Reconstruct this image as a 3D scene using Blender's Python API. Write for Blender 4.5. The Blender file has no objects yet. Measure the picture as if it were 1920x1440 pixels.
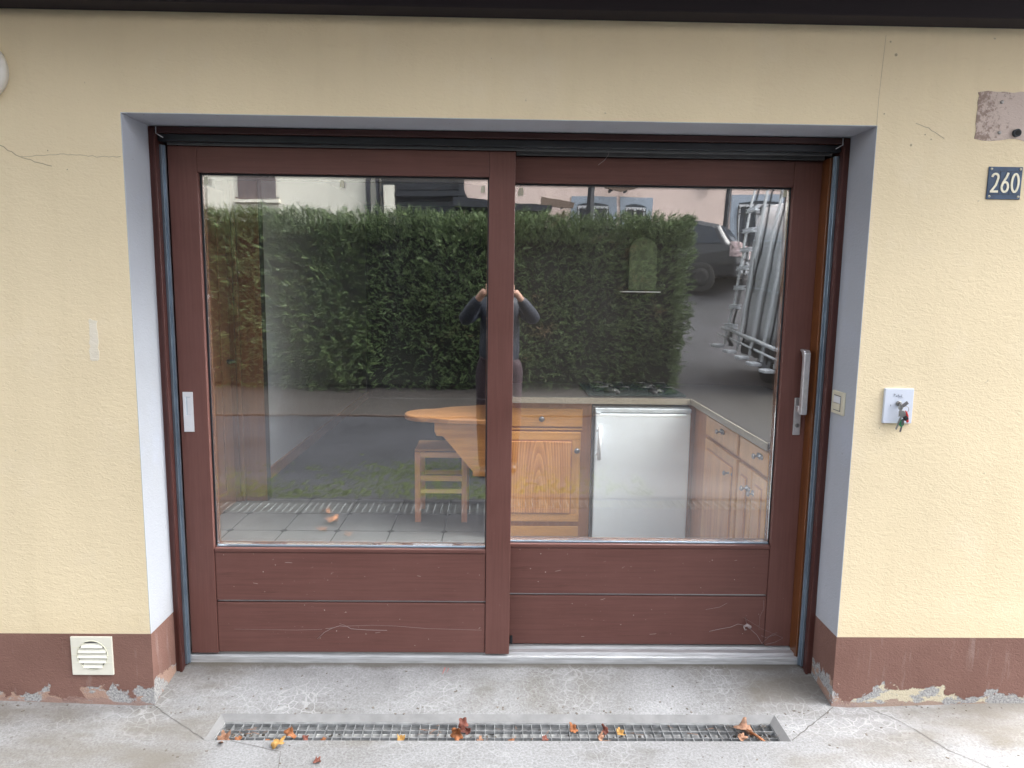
import bpy, bmesh, math, random
from mathutils import Vector, Matrix
random.seed(7)
R = math.radians
S = bpy.context.scene
C = bpy.data.collections.new('place'); S.collection.children.link(C)

# ------------------------------------------------------------------ camera
cam = bpy.data.cameras.new('camera'); co = bpy.data.objects.new('camera', cam); C.objects.link(co)
cam.sensor_width = 36; cam.lens = 1330.85/1920*36; cam.clip_start = 0.004; cam.clip_end = 500
CAM = Vector((0, -2.4677, 1.55))
_p, _y, _r = .1334, -.018, .0134
fw = Vector((0, math.cos(_p), -math.sin(_p))); up = Vector((0, math.sin(_p), math.cos(_p))); rt = Vector((1, 0, 0))
Rz = Matrix.Rotation(_y, 3, 'Z'); fw = Rz@fw; up = Rz@up; rt = Rz@rt
r2 = math.cos(_r)*rt+math.sin(_r)*up; u2 = -math.sin(_r)*rt+math.cos(_r)*up
m = Matrix((r2, u2, -fw)).transposed().to_4x4(); m.translation = CAM; co.matrix_world = m
S.camera = co
# ------------------------------------------------------------------ light
w = bpy.data.worlds.new('World'); S.world = w; w.use_nodes = True
nt = w.node_tree; bg = nt.nodes['Background']
sky = nt.nodes.new('ShaderNodeTexSky'); sky.sky_type = 'NISHITA'; sky.sun_disc = False
sky.sun_elevation = R(54); sky.sun_rotation = R(84); sky.air_density = 1.2; sky.dust_density = 5; sky.ozone_density = 1
hs = nt.nodes.new('ShaderNodeHueSaturation'); hs.inputs['Saturation'].default_value = .22
nt.links.new(sky.outputs[0], hs.inputs['Color']); nt.links.new(hs.outputs[0], bg.inputs['Color'])
bg.inputs['Strength'].default_value = .15
sd = bpy.data.lights.new('sun', 'SUN'); sd.energy = 1.5; sd.angle = R(60); sd.color = (1, .96, .9)
so = bpy.data.objects.new('sun', sd); C.objects.link(so)
so.rotation_euler = Vector((.56, .06, .80)).to_track_quat('Z', 'Y').to_euler()
S.view_settings.view_transform = 'Standard'; S.view_settings.look = 'None'; S.view_settings.gamma = 1
S.view_settings.exposure = 2.03
S.render.engine = 'CYCLES'
S.cycles.use_denoising = True; S.cycles.max_bounces = 8; S.cycles.diffuse_bounces = 4
S.cycles.glossy_bounces = 4; S.cycles.transparent_max_bounces = 16; S.cycles.sample_clamp_indirect = 6
S.cycles.caustics_reflective = False; S.cycles.caustics_refractive = False

# ------------------------------------------------------------------ materials
def mat(name):
    m = bpy.data.materials.new(name); m.use_nodes = True
    return m, m.node_tree, m.node_tree.nodes['Principled BSDF']
class N:
    """small node helper"""
    def __init__(s, t): s.t = t; s.tc = None
    def n(s, k, **kw):
        o = s.t.nodes.new('ShaderNode'+k)
        for a, b in kw.items(): setattr(o, a, b)
        return o
    def l(s, a, b): s.t.links.new(a, b)
    def co(s, scale=(1, 1, 1), rot=(0, 0, 0), loc=(0, 0, 0)):
        if s.tc is None: s.tc = s.n('TexCoord')
        mp = s.n('Mapping'); mp.inputs['Scale'].default_value = scale
        mp.inputs['Rotation'].default_value = rot; mp.inputs['Location'].default_value = loc
        s.l(s.tc.outputs['Object'], mp.inputs['Vector']); return mp.outputs[0]
    def noise(s, v, scale, detail=4, rough=.5, dist=0):
        o = s.n('TexNoise'); s.l(v, o.inputs['Vector'])
        o.inputs['Scale'].default_value = scale; o.inputs['Detail'].default_value = detail
        o.inputs['Roughness'].default_value = rough; o.inputs['Distortion'].default_value = dist
        return o.outputs['Fac']
    def ramp(s, f, pts):
        o = s.n('ValToRGB'); s.l(f, o.inputs['Fac']); e = o.color_ramp.elements
        while len(e) < len(pts): e.new(.5)
        for i, (p, c) in enumerate(pts):
            e[i].position = p
            e[i].color = (c, c, c, 1) if not isinstance(c, tuple) else (*c, 1)
        return o.outputs['Color']
    def mix(s, f, a, b, mode='MIX'):
        o = s.n('Mix', data_type='RGBA', blend_type=mode)
        for v, k in ((f, 0), (a, 6), (b, 7)):
            if isinstance(v, (int, float)): o.inputs[k].default_value = v
            elif isinstance(v, tuple): o.inputs[k].default_value = (*v, 1)
            else: s.l(v, o.inputs[k])
        return o.outputs[2]
    def math(s, op, a, b=None, clamp=False):
        o = s.n('Math', operation=op, use_clamp=clamp)
        for v, k in ((a, 0), (b, 1)):
            if v is None: continue
            if isinstance(v, (int, float)): o.inputs[k].default_value = v
            else: s.l(v, o.inputs[k])
        return o.outputs[0]
    def bump(s, h, bsdf, strength=.3, dist=.002):
        o = s.n('Bump'); o.inputs['Strength'].default_value = strength; o.inputs['Distance'].default_value = dist
        s.l(h, o.inputs['Height']); s.l(o.outputs[0], bsdf.inputs['Normal']); return o
    def sep(s):
        if s.tc is None: s.tc = s.n('TexCoord')
        o = s.n('SeparateXYZ'); s.l(s.tc.outputs['Object'], o.inputs[0]); return o.outputs

def plain(name, col, rough=.5, metal=0, var=.12, scale=20, bump=0, coat=0, stretch=(1, 1, 1), spec=.5):
    m, t, b = mat(name); n = N(t)
    f = n.noise(n.co(stretch), scale, 5, .6)
    c = n.mix(n.ramp(f, [(.3, 0.), (.7, 1.)]), tuple(x*(1-var) for x in col), tuple(min(1, x*(1+var)) for x in col))
    n.l(c, b.inputs['Base Color']); b.inputs['Roughness'].default_value = rough
    b.inputs['Metallic'].default_value = metal; b.inputs['Coat Weight'].default_value = coat
    b.inputs['Specular IOR Level'].default_value = spec
    if bump: n.bump(f, b, bump, .002)
    return m
def wood(name, dark, light, axis='x', rough=.4, scale=1., grain=.5, coat=0, bump=.1, rings=False):
    m, t, b = mat(name); n = N(t)
    st = {'x': (1.2, 22, 22), 'z': (22, 22, 1.2), 'y': (22, 1.2, 22)}[axis]
    st = tuple(v*scale for v in st)
    f1 = n.noise(n.co(st), 1.6, 6, .62, .6)
    f2 = n.noise(n.co(tuple(v*5 for v in st)), 2.2, 3, .6)
    f3 = n.noise(n.co((1, 1, 1)), 2.3, 3, .5)
    f = n.math('ADD', n.math('MULTIPLY', f1, 1-grain*.5), n.math('MULTIPLY', f2, grain*.5))
    if rings:
        wv = n.n('TexWave', wave_type='RINGS', rings_direction='Y', wave_profile='SAW')
        cs = {'x': (.25, 1, 1), 'z': (1, 1, .15)}[axis]
        n.l(n.co(cs, (0, 0, 0), (.012, .0, -.035)), wv.inputs['Vector'])
        wv.inputs['Scale'].default_value = 22; wv.inputs['Distortion'].default_value = 2.2
        wv.inputs['Detail'].default_value = 2; wv.inputs['Detail Scale'].default_value = 1.3
        f = n.math('ADD', n.math('MULTIPLY', f, .72), n.math('MULTIPLY', wv.outputs['Fac'], .24))
    c = n.mix(n.ramp(f, [(.33, 0.), (.66, 1.)]), dark, light)
    c = n.mix(n.math('MULTIPLY', f3, .5), c, tuple(v*.72 for v in light))
    n.l(c, b.inputs['Base Color']); b.inputs['Roughness'].default_value = rough
    b.inputs['Coat Weight'].default_value = coat; b.inputs['Coat Roughness'].default_value = .25
    n.bump(f, b, bump, .001)
    return m

def painted_wood(name, col, axis, rough=.42):
    """old brown paint: fine brush grain, rubbed pale scratches, dust"""
    m, t, b = mat(name); n = N(t)
    st = (1.5, 40, 40) if axis == 'x' else (40, 40, 1.5)
    g = n.noise(n.co(st), 3, 5, .65, .3)
    g2 = n.noise(n.co((2.2, 2.2, 2.2)), 1.5, 4, .6)
    c = n.mix(n.ramp(g, [(.3, 0.), (.72, 1.)]), tuple(v*.82 for v in col), tuple(v*1.14 for v in col))
    c = n.mix(n.ramp(g2, [(.35, 0.), (.75, .5)]), c, tuple(v*1.25+.008 for v in col))
    vs = tuple(v*.35 for v in st)
    sc = n.noise(n.co((60, 60, 60)), 1.3, 3, .7)
    sp = n.ramp(sc, [(.71, 0.), (.75, 1.)])
    c = n.mix(n.math('MULTIPLY', sp, .6), c, (.42, .33, .3))
    dk = n.noise(n.co((3 if axis == 'x' else 22, 22, 22 if axis == 'x' else 3), (0, 0, 0), (3, 1, 2)), 1.1, 4, .7)
    c = n.mix(n.ramp(dk, [(.66, 0.), (.78, .55)]), c, tuple(v*.45 for v in col))
    n.l(c, b.inputs['Base Color'])
    rr = n.ramp(g2, [(.2, rough-.1), (.8, rough+.15)]); n.l(rr, b.inputs['Roughness']); b.inputs['Specular IOR Level'].default_value = .35
    n.bump(g, b, .22, .0012)
    return m
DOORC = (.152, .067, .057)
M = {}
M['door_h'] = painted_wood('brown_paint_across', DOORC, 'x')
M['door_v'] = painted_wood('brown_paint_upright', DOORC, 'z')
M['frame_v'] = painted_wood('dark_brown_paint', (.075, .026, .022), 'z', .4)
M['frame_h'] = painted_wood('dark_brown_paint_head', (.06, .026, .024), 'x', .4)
M['beam'] = wood('black_brown_stain', (.006, .004, .008), (.014, .008, .012), 'x', .85)
M['larch'] = wood('varnished_larch', (.10, .032, .010), (.24, .085, .025), 'z', .35, 1, .5, .3)
M['alu'] = plain('brushed_aluminium', (.62, .64, .67), .33, .9, .12, 30, .05, stretch=(.1, 8, 8))
M['trackalu'] = plain('dull_track_aluminium', (.13, .135, .14), .6, .2)
M['aluv'] = plain('grey_seal_strip', (.27, .34, .42), .35, .7, .15, 12, .05)
M['sill'] = plain('worn_sill_aluminium', (.66, .68, .71), .42, .55, .25, 18, .08, stretch=(.4, 6, 6))
M['rubber'] = plain('black_gasket', (.018, .022, .028), .55)
M['trackdark'] = plain('dark_track_metal', (.03, .035, .042), .38, .5)
M['steel'] = plain('satin_nickel', (.68, .68, .70), .38, .7, .1, 40, .03)
M['chrome'] = plain('dull_nickel_keys', (.35, .35, .34), .3, .9)
M['white_plastic'] = plain('white_plastic', (.78, .8, .84), .35, 0, .03)
M['cream_plastic'] = plain('cream_plastic', (.74, .70, .56), .4, 0, .05)
M['vent'] = plain('chalky_white_plastic', (.78, .77, .68), .55, 0, .06, 14)
M['lamp'] = plain('white_lamp_enamel', (.8, .8, .78), .35, 0, .04)
M['tape'] = plain('pale_tape', (.72, .72, .58), .6)
M['black'] = plain('black_plastic', (.015, .015, .017), .35)
M['dark'] = plain('dark_void', (.01, .01, .01), .9)
M['red'] = plain('red_plastic', (.55, .03, .03), .3)
M['green'] = plain('green_plastic', (.02, .22, .09), .35)
M['blue'] = plain('blue_enamel', (.03, .065, .13), .5, 0, .25, 30)
M['ivory'] = plain('ivory_enamel', (.8, .76, .6), .35)
M['ink'] = plain('faded_ink', (.22, .24, .3), .8)
M['paper'] = plain('white_card', (.66, .72, .84), .7, 0, .03)
M['chip'] = plain('bare_chipped_paint', (.42, .34, .31), .9)
M['web'] = plain('dusty_cobweb', (.40, .33, .33), .9)

def plaster(name, col, patches=False):
    m, t, b = mat(name); n = N(t)
    big = n.noise(n.co((1, 1, 1)), 1.7, 5, .55)
    c = n.mix(n.ramp(big, [(.3, 0.), (.7, 1.)]), tuple(v*.95 for v in col), tuple(min(1, v*1.05) for v in col))
    mid = n.noise(n.co((3, 3, 7)), 4, 4, .6)
    c = n.mix(n.ramp(mid, [(.6, 0.), (.8, .25)]), c, (col[0]*.86, col[1]*.8, col[2]*.78))
    stx = n.noise(n.co((5, 1, .5), (0, 0, 0), (3, 0, 1)), 1.6, 5, .6)
    c = n.mix(n.ramp(stx, [(.5, 0.), (.75, .35)]), c, (col[0]*.88, col[1]*.87, col[2]*.84))
    lo = n.noise(n.co((1, 1, 1), (0, 0, 0), (9, 0, 4)), 3.1, 5, .65)
    c = n.mix(n.ramp(lo, [(.55, 0.), (.72, .3)]), c, (min(1, col[0]*1.06), min(1, col[1]*1.1), min(1, col[2]*1.25)))
    zz = n.sep()[2]
    gz = n.math('ADD', n.math('MULTIPLY', n.math('SUBTRACT', .40, zz), 4), n.math('MULTIPLY', n.noise(n.co((2.5, 1, 5)), 2.4, 5, .65), .9))
    c = n.mix(n.ramp(gz, [(.45, 0.), (1., .22)]), c, (col[0]*.74, col[1]*.69, col[2]*.62))
    dots = n.noise(n.co((1, 1, 1)), 42, 2, .5)
    c = n.mix(n.ramp(dots, [(.745, 0.), (.78, .6)]), c, tuple(v*.45 for v in col))
    f1 = n.noise(n.co((1, 1, 1.5)), 75, 5, .6, 1.2)
    f2 = n.noise(n.co((1, 1, 2.2), (0, .5, 0)), 28, 3, .55, 1.5)
    h = n.math('ADD', n.math('MULTIPLY', f1, .6), n.math('MULTIPLY', f2, .7))
    n.l(c, b.inputs['Base Color']); b.inputs['Roughness'].default_value = .85
    b.inputs['Specular IOR Level'].default_value = .25
    n.bump(h, b, .42, .006)
    return m
M['yellow'] = plaster('pale_yellow_render', (.82, .70, .485))
M['reveal'] = plaster('grey_blue_reveal_paint', (.51, .54, .60))
for nd in M['reveal'].node_tree.nodes:
    if nd.type == 'BUMP': nd.inputs['Strength'].default_value = .28

def plinth_mat():
    m, t, b = mat('flaking_brown_plinth'); n = N(t)
    s = n.sep(); X, Y_, Z = s[0], s[1], s[2]
    big = n.noise(n.co((1, 1, 1)), 3, 5, .6)
    c = n.mix(n.ramp(big, [(.3, 0.), (.7, 1.)]), (.19, .098, .078), (.25, .135, .11))
    st = n.noise(n.co((16, 16, 2.0)), 1.6, 5, .65)
    c = n.mix(n.ramp(st, [(.57, 0.), (.8, .6)]), c, (.4, .32, .3))
    # flaked band along the bottom
    e = n.noise(n.co((5, 5, 5)), 1.6, 6, .62, .4)
    edge = n.math('ADD', n.math('MULTIPLY', n.math('SUBTRACT', e, .5), .30), .052)
    side = n.math('MULTIPLY', n.math('GREATER_THAN', X, 1.2), .012)
    edge = n.math('ADD', edge, side)
    inrev = n.math('MULTIPLY', n.math('GREATER_THAN', Y_, .005), .04)
    edge = n.math('ADD', edge, inrev)
    msk = n.ramp(n.math('ADD', n.math('MULTIPLY', n.math('SUBTRACT', edge, Z), 40), .5), [(.36, 0.), (.64, 1.)])
    gv = n.noise(n.co((1, 1, 1)), 130, 3, .7)
    grey = n.ramp(gv, [(.35, (.22, .22, .23)), (.62, (.5, .5, .5))])
    pk = n.noise(n.co((7, 7, 12), (0, 0, 0), (2, 5, 1)), 1.5, 4, .6)
    pale = n.mix(n.math('GREATER_THAN', X, 1.3), (.42, .28, .22), (.62, .56, .42))
    under = n.mix(n.ramp(pk, [(.52, 0.), (.56, 1.)]), grey, pale)
    c = n.mix(msk, c, under)
    low = n.ramp(n.math('ADD', n.math('MULTIPLY', n.math('SUBTRACT', n.math('ADD', .02, n.math('MULTIPLY', n.math('SUBTRACT', pk, .5), .1)), Z), 60), .5), [(.4, 0.), (.6, 1.)])
    c = n.mix(n.math('MULTIPLY', low, .8), c, (.33, .22, .19))
    n.l(c, b.inputs['Base Color']); b.inputs['Roughness'].default_value = .88
    f1 = n.noise(n.co((1, 1, 1.5)), 75, 4, .6, 1.2)
    h = n.math('SUBTRACT', n.math('ADD', f1, n.math('MULTIPLY', gv, n.math('MULTIPLY', msk, .7))), n.math('MULTIPLY', msk, .8))
    n.bump(h, b, .6, .005)
    return m
M['plinth'] = plinth_mat()

def concrete():
    m, t, b = mat('crazed_concrete'); n = N(t)
    s = n.sep()
    w1 = n.n('TexNoise'); w1.inputs['Scale'].default_value = 9; w1.inputs['Detail'].default_value = 3
    n.l(n.co((1, 1, 1)), w1.inputs['Vector'])
    add = n.n('VectorMath', operation='MULTIPLY_ADD'); n.l(w1.outputs['Color'], add.inputs[0])
    add.inputs[1].default_value = (.06, .06, 0); n.l(n.co((1, 1, 0)), add.inputs[2])
    def vor(scale, lo, hi):
        v = n.n('TexVoronoi', feature='DISTANCE_TO_EDGE'); n.l(add.outputs[0], v.inputs['Vector'])
        v.inputs['Scale'].default_value = scale
        return n.ramp(v.outputs['Distance'], [(lo, 1.), (hi, 0.)])
    a = n.noise(n.co((1, 1, 1)), 2.6, 6, .6, .5)
    c = n.ramp(a, [(.28, (.155, .145, .130)), (.48, (.235, .237, .243)), (.7, (.30, .305, .317))])
    fine = n.noise(n.co((1, 1, 1)), 120, 4, .75)
    c = n.mix(.55, c, n.ramp(fine, [(.3, .25), (.7, .78)]), 'OVERLAY')
    l1 = n.math('MULTIPLY', vor(24, .012, .06), n.ramp(n.noise(n.co((1, 1, 1), (0, 0, 0), (4, 2, 0)), 2.2, 3, .6), [(.42, 0.), (.60, .45)]))
    l2 = n.math('MULTIPLY', vor(52, .01, .07), n.ramp(n.noise(n.co((1, 1, 1), (0, 0, 0), (9, 7, 0)), 2.8, 4, .6), [(.4, 0.), (.66, .3)]))
    c = n.mix(l1, c, (.50, .505, .52)); c = n.mix(l2, c, (.46, .47, .485))
    # front strip grittier, its colour lowered against the stronger light there
    front = n.ramp(n.math('ADD', n.math('MULTIPLY', s[1], -6), n.math('MULTIPLY', a, 1.2)), [(.0, 0.), (1., 0.)])
    fr = n.ramp(n.math('SUBTRACT', n.math('MULTIPLY', s[1], -5), n.math('SUBTRACT', .9, a)), [(.45, 0.), (.75, .5)])
    c = n.mix(fr, c, n.ramp(fine, [(.3, (.12, .12, .127)), (.62, (.29, .298, .312))]))
    dk = n.noise(n.co((1, 2.2, 1), (0, 0, .4), (1, 6, 0)), 3.3, 5, .65)
    c = n.mix(n.ramp(dk, [(.58, 0.), (.75, .6)]), c, (.13, .122, .11))
    sp = n.noise(n.co((1, 1, 1), (0, 0, 0), (3, 3, 3)), 60, 2, .5)
    c = n.mix(n.ramp(sp, [(.72, 0.), (.75, .8)]), c, (.09, .08, .07))
    jd = n.noise(n.co((1, 1, 1), (0, 0, 0), (5, 1, 2)), 9, 5, .7)
    jm = n.math('ADD', n.math('MULTIPLY', n.math('SUBTRACT', s[1], .205), 14), n.math('MULTIPLY', jd, 1.1))
    c = n.mix(n.ramp(jm, [(.40, 0.), (.75, .75)]), c, (.10, .088, .07))
    sx_ = n.math('ABSOLUTE', s[0]); br = n.noise(n.co((.7, 2, 1), (0, 0, .5), (2, 2, 7)), 2.1, 5, .6)
    bm_ = n.math('MULTIPLY', n.ramp(br, [(.42, 0.), (.62, .75)]), n.ramp(sx_, [(.9, 0.), (1., 1.)]))
    c = n.mix(bm_, c, (.155, .138, .115))
    n.l(c, b.inputs['Base Color']); b.inputs['Roughness'].default_value = .82
    h = n.math('ADD', fine, n.math('MULTIPLY', a, 2)); n.bump(h, b, .35, .004)
    return m
M['concrete'] = concrete()
def asphalt():
    m, t, b = mat('worn_asphalt'); n = N(t)
    a = n.noise(n.co((1, 1, 1)), 1.2, 5, .6); f = n.noise(n.co((1, 1, 1)), 90, 3, .8)
    c = n.mix(n.ramp(a, [(.35, 0.), (.7, 1.)]), (.018, .018, .022), (.036, .036, .043))
    c = n.mix(.6, c, n.ramp(f, [(.3, .2), (.7, .8)]), 'OVERLAY')
    n.l(c, b.inputs['Base Color']); b.inputs['Roughness'].default_value = .6; n.bump(f, b, .5, .006)
    return m
M['asphalt'] = asphalt()
M['moss'] = plain('moss', (.04, .055, .012), .95, 0, .4, 30, .5)
M['soil'] = plain('leafy_soil', (.026, .021, .018), .95, 0, .5, 25, .6)

def glass():
    m, t, b = mat('double_glazing'); n = N(t); t.nodes.remove(b)
    out = [x for x in t.nodes if x.type == 'OUTPUT_MATERIAL'][0]
    tr = n.n('BsdfTransparent'); tr.inputs[0].default_value = (.93, .945, .94, 1)
    gl = n.n('BsdfGlossy'); gl.inputs['Color'].default_value = (.97, .985, 1, 1); gl.inputs['Roughness'].default_value = .0
    fr = n.n('Fresnel'); fr.inputs['IOR'].default_value = 1.5
    fac = n.math('ADD', n.math('MULTIPLY', fr.outputs[0], 1.0), .20, True)
    bk = n.n('BsdfTransparent'); bk.inputs[0].default_value = (0, 0, 0, 1)
    m1 = n.n('MixShader'); n.l(fac, m1.inputs[0]); n.l(bk.outputs[0], m1.inputs[1]); n.l(gl.outputs[0], m1.inputs[2])
    ms = n.n('AddShader'); n.l(tr.outputs[0], ms.inputs[0]); n.l(m1.outputs[0], ms.inputs[1])
    df_ = n.n('BsdfDiffuse'); dust = n.noise(n.co((1, 1, .35)), 3.5, 5, .6)
    n.l(n.ramp(dust, [(.3, (.002, .002, .0022)), (.75, (.011, .011, .012))]), df_.inputs['Color'])
    mx = n.n('AddShader'); n.l(ms.outputs[0], mx.inputs[0]); n.l(df_.outputs[0], mx.inputs[1])
    n.l(mx.outputs[0], out.inputs['Surface'])
    h = n.noise(n.co((1, 1, .6)), 5.5, 1.5, .5)
    bp = n.n('Bump'); bp.inputs['Strength'].default_value = .12; bp.inputs['Distance'].default_value = .003
    n.l(h, bp.inputs['Height']); n.l(bp.outputs[0], gl.inputs['Normal'])
    return m
M['glass'] = glass()

# interior
M['pine'] = wood('orange_pine_across', (.48, .20, .045), (.74, .37, .105), 'x', .35, 1, .5, .3)
M['pinev'] = wood('orange_pine_upright', (.48, .20, .045), (.74, .37, .105), 'z', .35, 1, .5, .3)
M['panel'] = wood('figured_pine_panel', (.40, .13, .03), (.76, .36, .10), 'z', .35, .8, .4, .3, rings=True)
M['darkpine'] = wood('brown_stained_pine', (.085, .034, .014), (.17, .075, .032), 'z', .4)
M['redpine'] = wood('reddish_pine', (.33, .125, .045), (.52, .22, .09), 'z', .4)
M['tabletop'] = wood('dimmed_pine_table_top', (.26, .11, .035), (.46, .22, .08), 'x', .4)  # pine darkened in colour against the light falling on the top
M['stoolleg'] = wood('stool_pine_upright', (.42, .17, .09), (.62, .29, .16), 'z', .5)
M['stoolrail'] = wood('stool_pine_across', (.5, .25, .12), (.72, .42, .22), 'x', .5)
M['yellowrail'] = wood('yellow_pine_across', (.6, .42, .17), (.78, .58, .28), 'x', .5)
M['edge'] = plain('speckled_stone_lit_edge', (.30, .27, .22), .4, 0, .6, 160)  # same stone as the top, paler to stand for its lit edge
M['granite'] = plain('speckled_stone_dimmed_top', (.035, .032, .03), .35, 0, .6, 160)  # top of the same stone, darkened in colour to read as shaded
M['fridge'] = plain('white_enamel', (.84, .91, .97), .6, 0, .02)
M['fridge_edge'] = plain('grey_white_plastic', (.6, .66, .72), .4)
M['hob'] = plain('black_green_hob', (.012, .022, .022), .18)
M['iron'] = plain('cast_iron', (.02, .02, .022), .5)
M['pewter'] = plain('pewter', (.2, .2, .21), .35, .85)
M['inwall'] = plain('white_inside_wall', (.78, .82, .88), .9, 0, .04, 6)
M['inwall2'] = plain('shade_dark_inside_wall', (.016, .013, .011), .9, 0, .1, 4)  # near-black colour stands in for the unlit upper room
M['carpet'] = plain('dark_carpet', (.025, .023, .025), .95, 0, .3, 60, .3)
M['palegreen'] = plain('pale_green_paint', (.034, .050, .020), .5, 0, .1)
def tiles():
    m, t, b = mat('grey_floor_tiles'); n = N(t)
    a = n.noise(n.co((1, 1, 1)), 4, 5, .6)
    c = n.mix(n.ramp(a, [(.3, 0.), (.7, 1.)]), (.12, .125, .125), (.18, .185, .185))
    n.l(c, b.inputs['Base Color']); b.inputs['Roughness'].default_value = .45; return m
M['tile'] = tiles()
M['grout'] = plain('dark_grout', (.035, .037, .037), .9)

# outdoors
M['cream'] = plain('cream_house_render', (.86, .82, .70), .9, 0, .05, 3)
M['pink'] = plain('pink_house_render', (.76, .60, .54), .9, 0, .06, 2)
M['bluegrey'] = plain('blue_grey_surround', (.33, .38, .45), .8, 0, .08, 5)
M['shutter'] = plain('brown_grey_shutter', (.17, .14, .14), .7, 0, .12, 5)
M['zinc'] = plain('grey_zinc_pipe', (.09, .09, .11), .4, .3)
M['navy'] = plain('dark_stained_boards', (.012, .015, .022), .6, 0, .3, 6)
M['rooft'] = plain('brown_roof_tiles', (.09, .05, .04), .8, 0, .3, 12, .3)
M['rustic'] = wood('weathered_sign_wood', (.13, .09, .07), (.24, .17, .13), 'x', .8)
M['winglass'] = plain('window_glass', (.05, .06, .08), .05)
M['whitepaint'] = plain('white_joinery', (.6, .6, .62), .5)
M['vanwhite'] = plain('white_van_paint', (.90, .93, .96), .22, 0, .02, coat=.5)
M['rackpaint'] = plain('pale_grey_rack_metal', (.66, .68, .70), .35, 0)
M['carpaint'] = plain('shaded_metallic_paint', (.012, .013, .018), .3, .2, .05, coat=.6)  # shade on the silver car's side put into the paint colour
M['carsilver'] = plain('silver_paint', (.45, .48, .52), .25, .5, .04, coat=.5)
M['lens'] = plain('red_clear_lens', (.5, .38, .38), .12, 0, .9, 9)
M['tyre'] = plain('tyre_rubber', (.015, .015, .015), .8)
M['skin'] = plain('skin', (.52, .30, .22), .5, 0, .06)
M['hair'] = plain('dark_hair', (.02, .014, .01), .6, 0, .3, 60)
M['jacket'] = plain('navy_padded_jacket', (.018, .022, .035), .55, 0, .3, 14, .2)
M['trouser'] = plain('dark_maroon_trousers', (.03, .013, .02), .8, 0, .2)
M['bark'] = plain('bark', (.07, .045, .035), .9, 0, .3, 20, .5)
def leafmat(name, c1, c2, c3):
    m, t, b = mat(name); n = N(t)
    a = n.noise(n.co((1, 1, 1)), 1.1, 4, .6); f = n.noise(n.co((1, 1, 1)), 22, 2, .6)
    c = n.mix(n.ramp(f, [(.35, 0.), (.65, 1.)]), c1, c2)
    c = n.mix(n.ramp(a, [(.635, 0.), (.70, .8)]), c, c3)
    n.l(c, b.inputs['Base Color']); b.inputs['Roughness'].default_value = .6
    b.inputs['Subsurface Weight'].default_value = 0
    return m
M['foliage'] = leafmat('conifer_foliage', (.045, .08, .028), (.135, .19, .065), (.17, .095, .055))
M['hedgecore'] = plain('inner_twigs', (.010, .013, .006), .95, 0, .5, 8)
def deadleaf(name, c):
    return plain(name, tuple(v*.78 for v in c), .7, 0, .6, 45, .4)
M['leaf_a'] = deadleaf('orange_dead_leaf', (.36, .14, .055)); M['leaf_b'] = deadleaf('ochre_dead_leaf', (.52, .30, .09))
M['leaf_c'] = deadleaf('red_brown_dead_leaf', (.20, .06, .04)); M['leaf_d'] = deadleaf('tan_dead_leaf', (.40, .22, .14))

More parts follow.
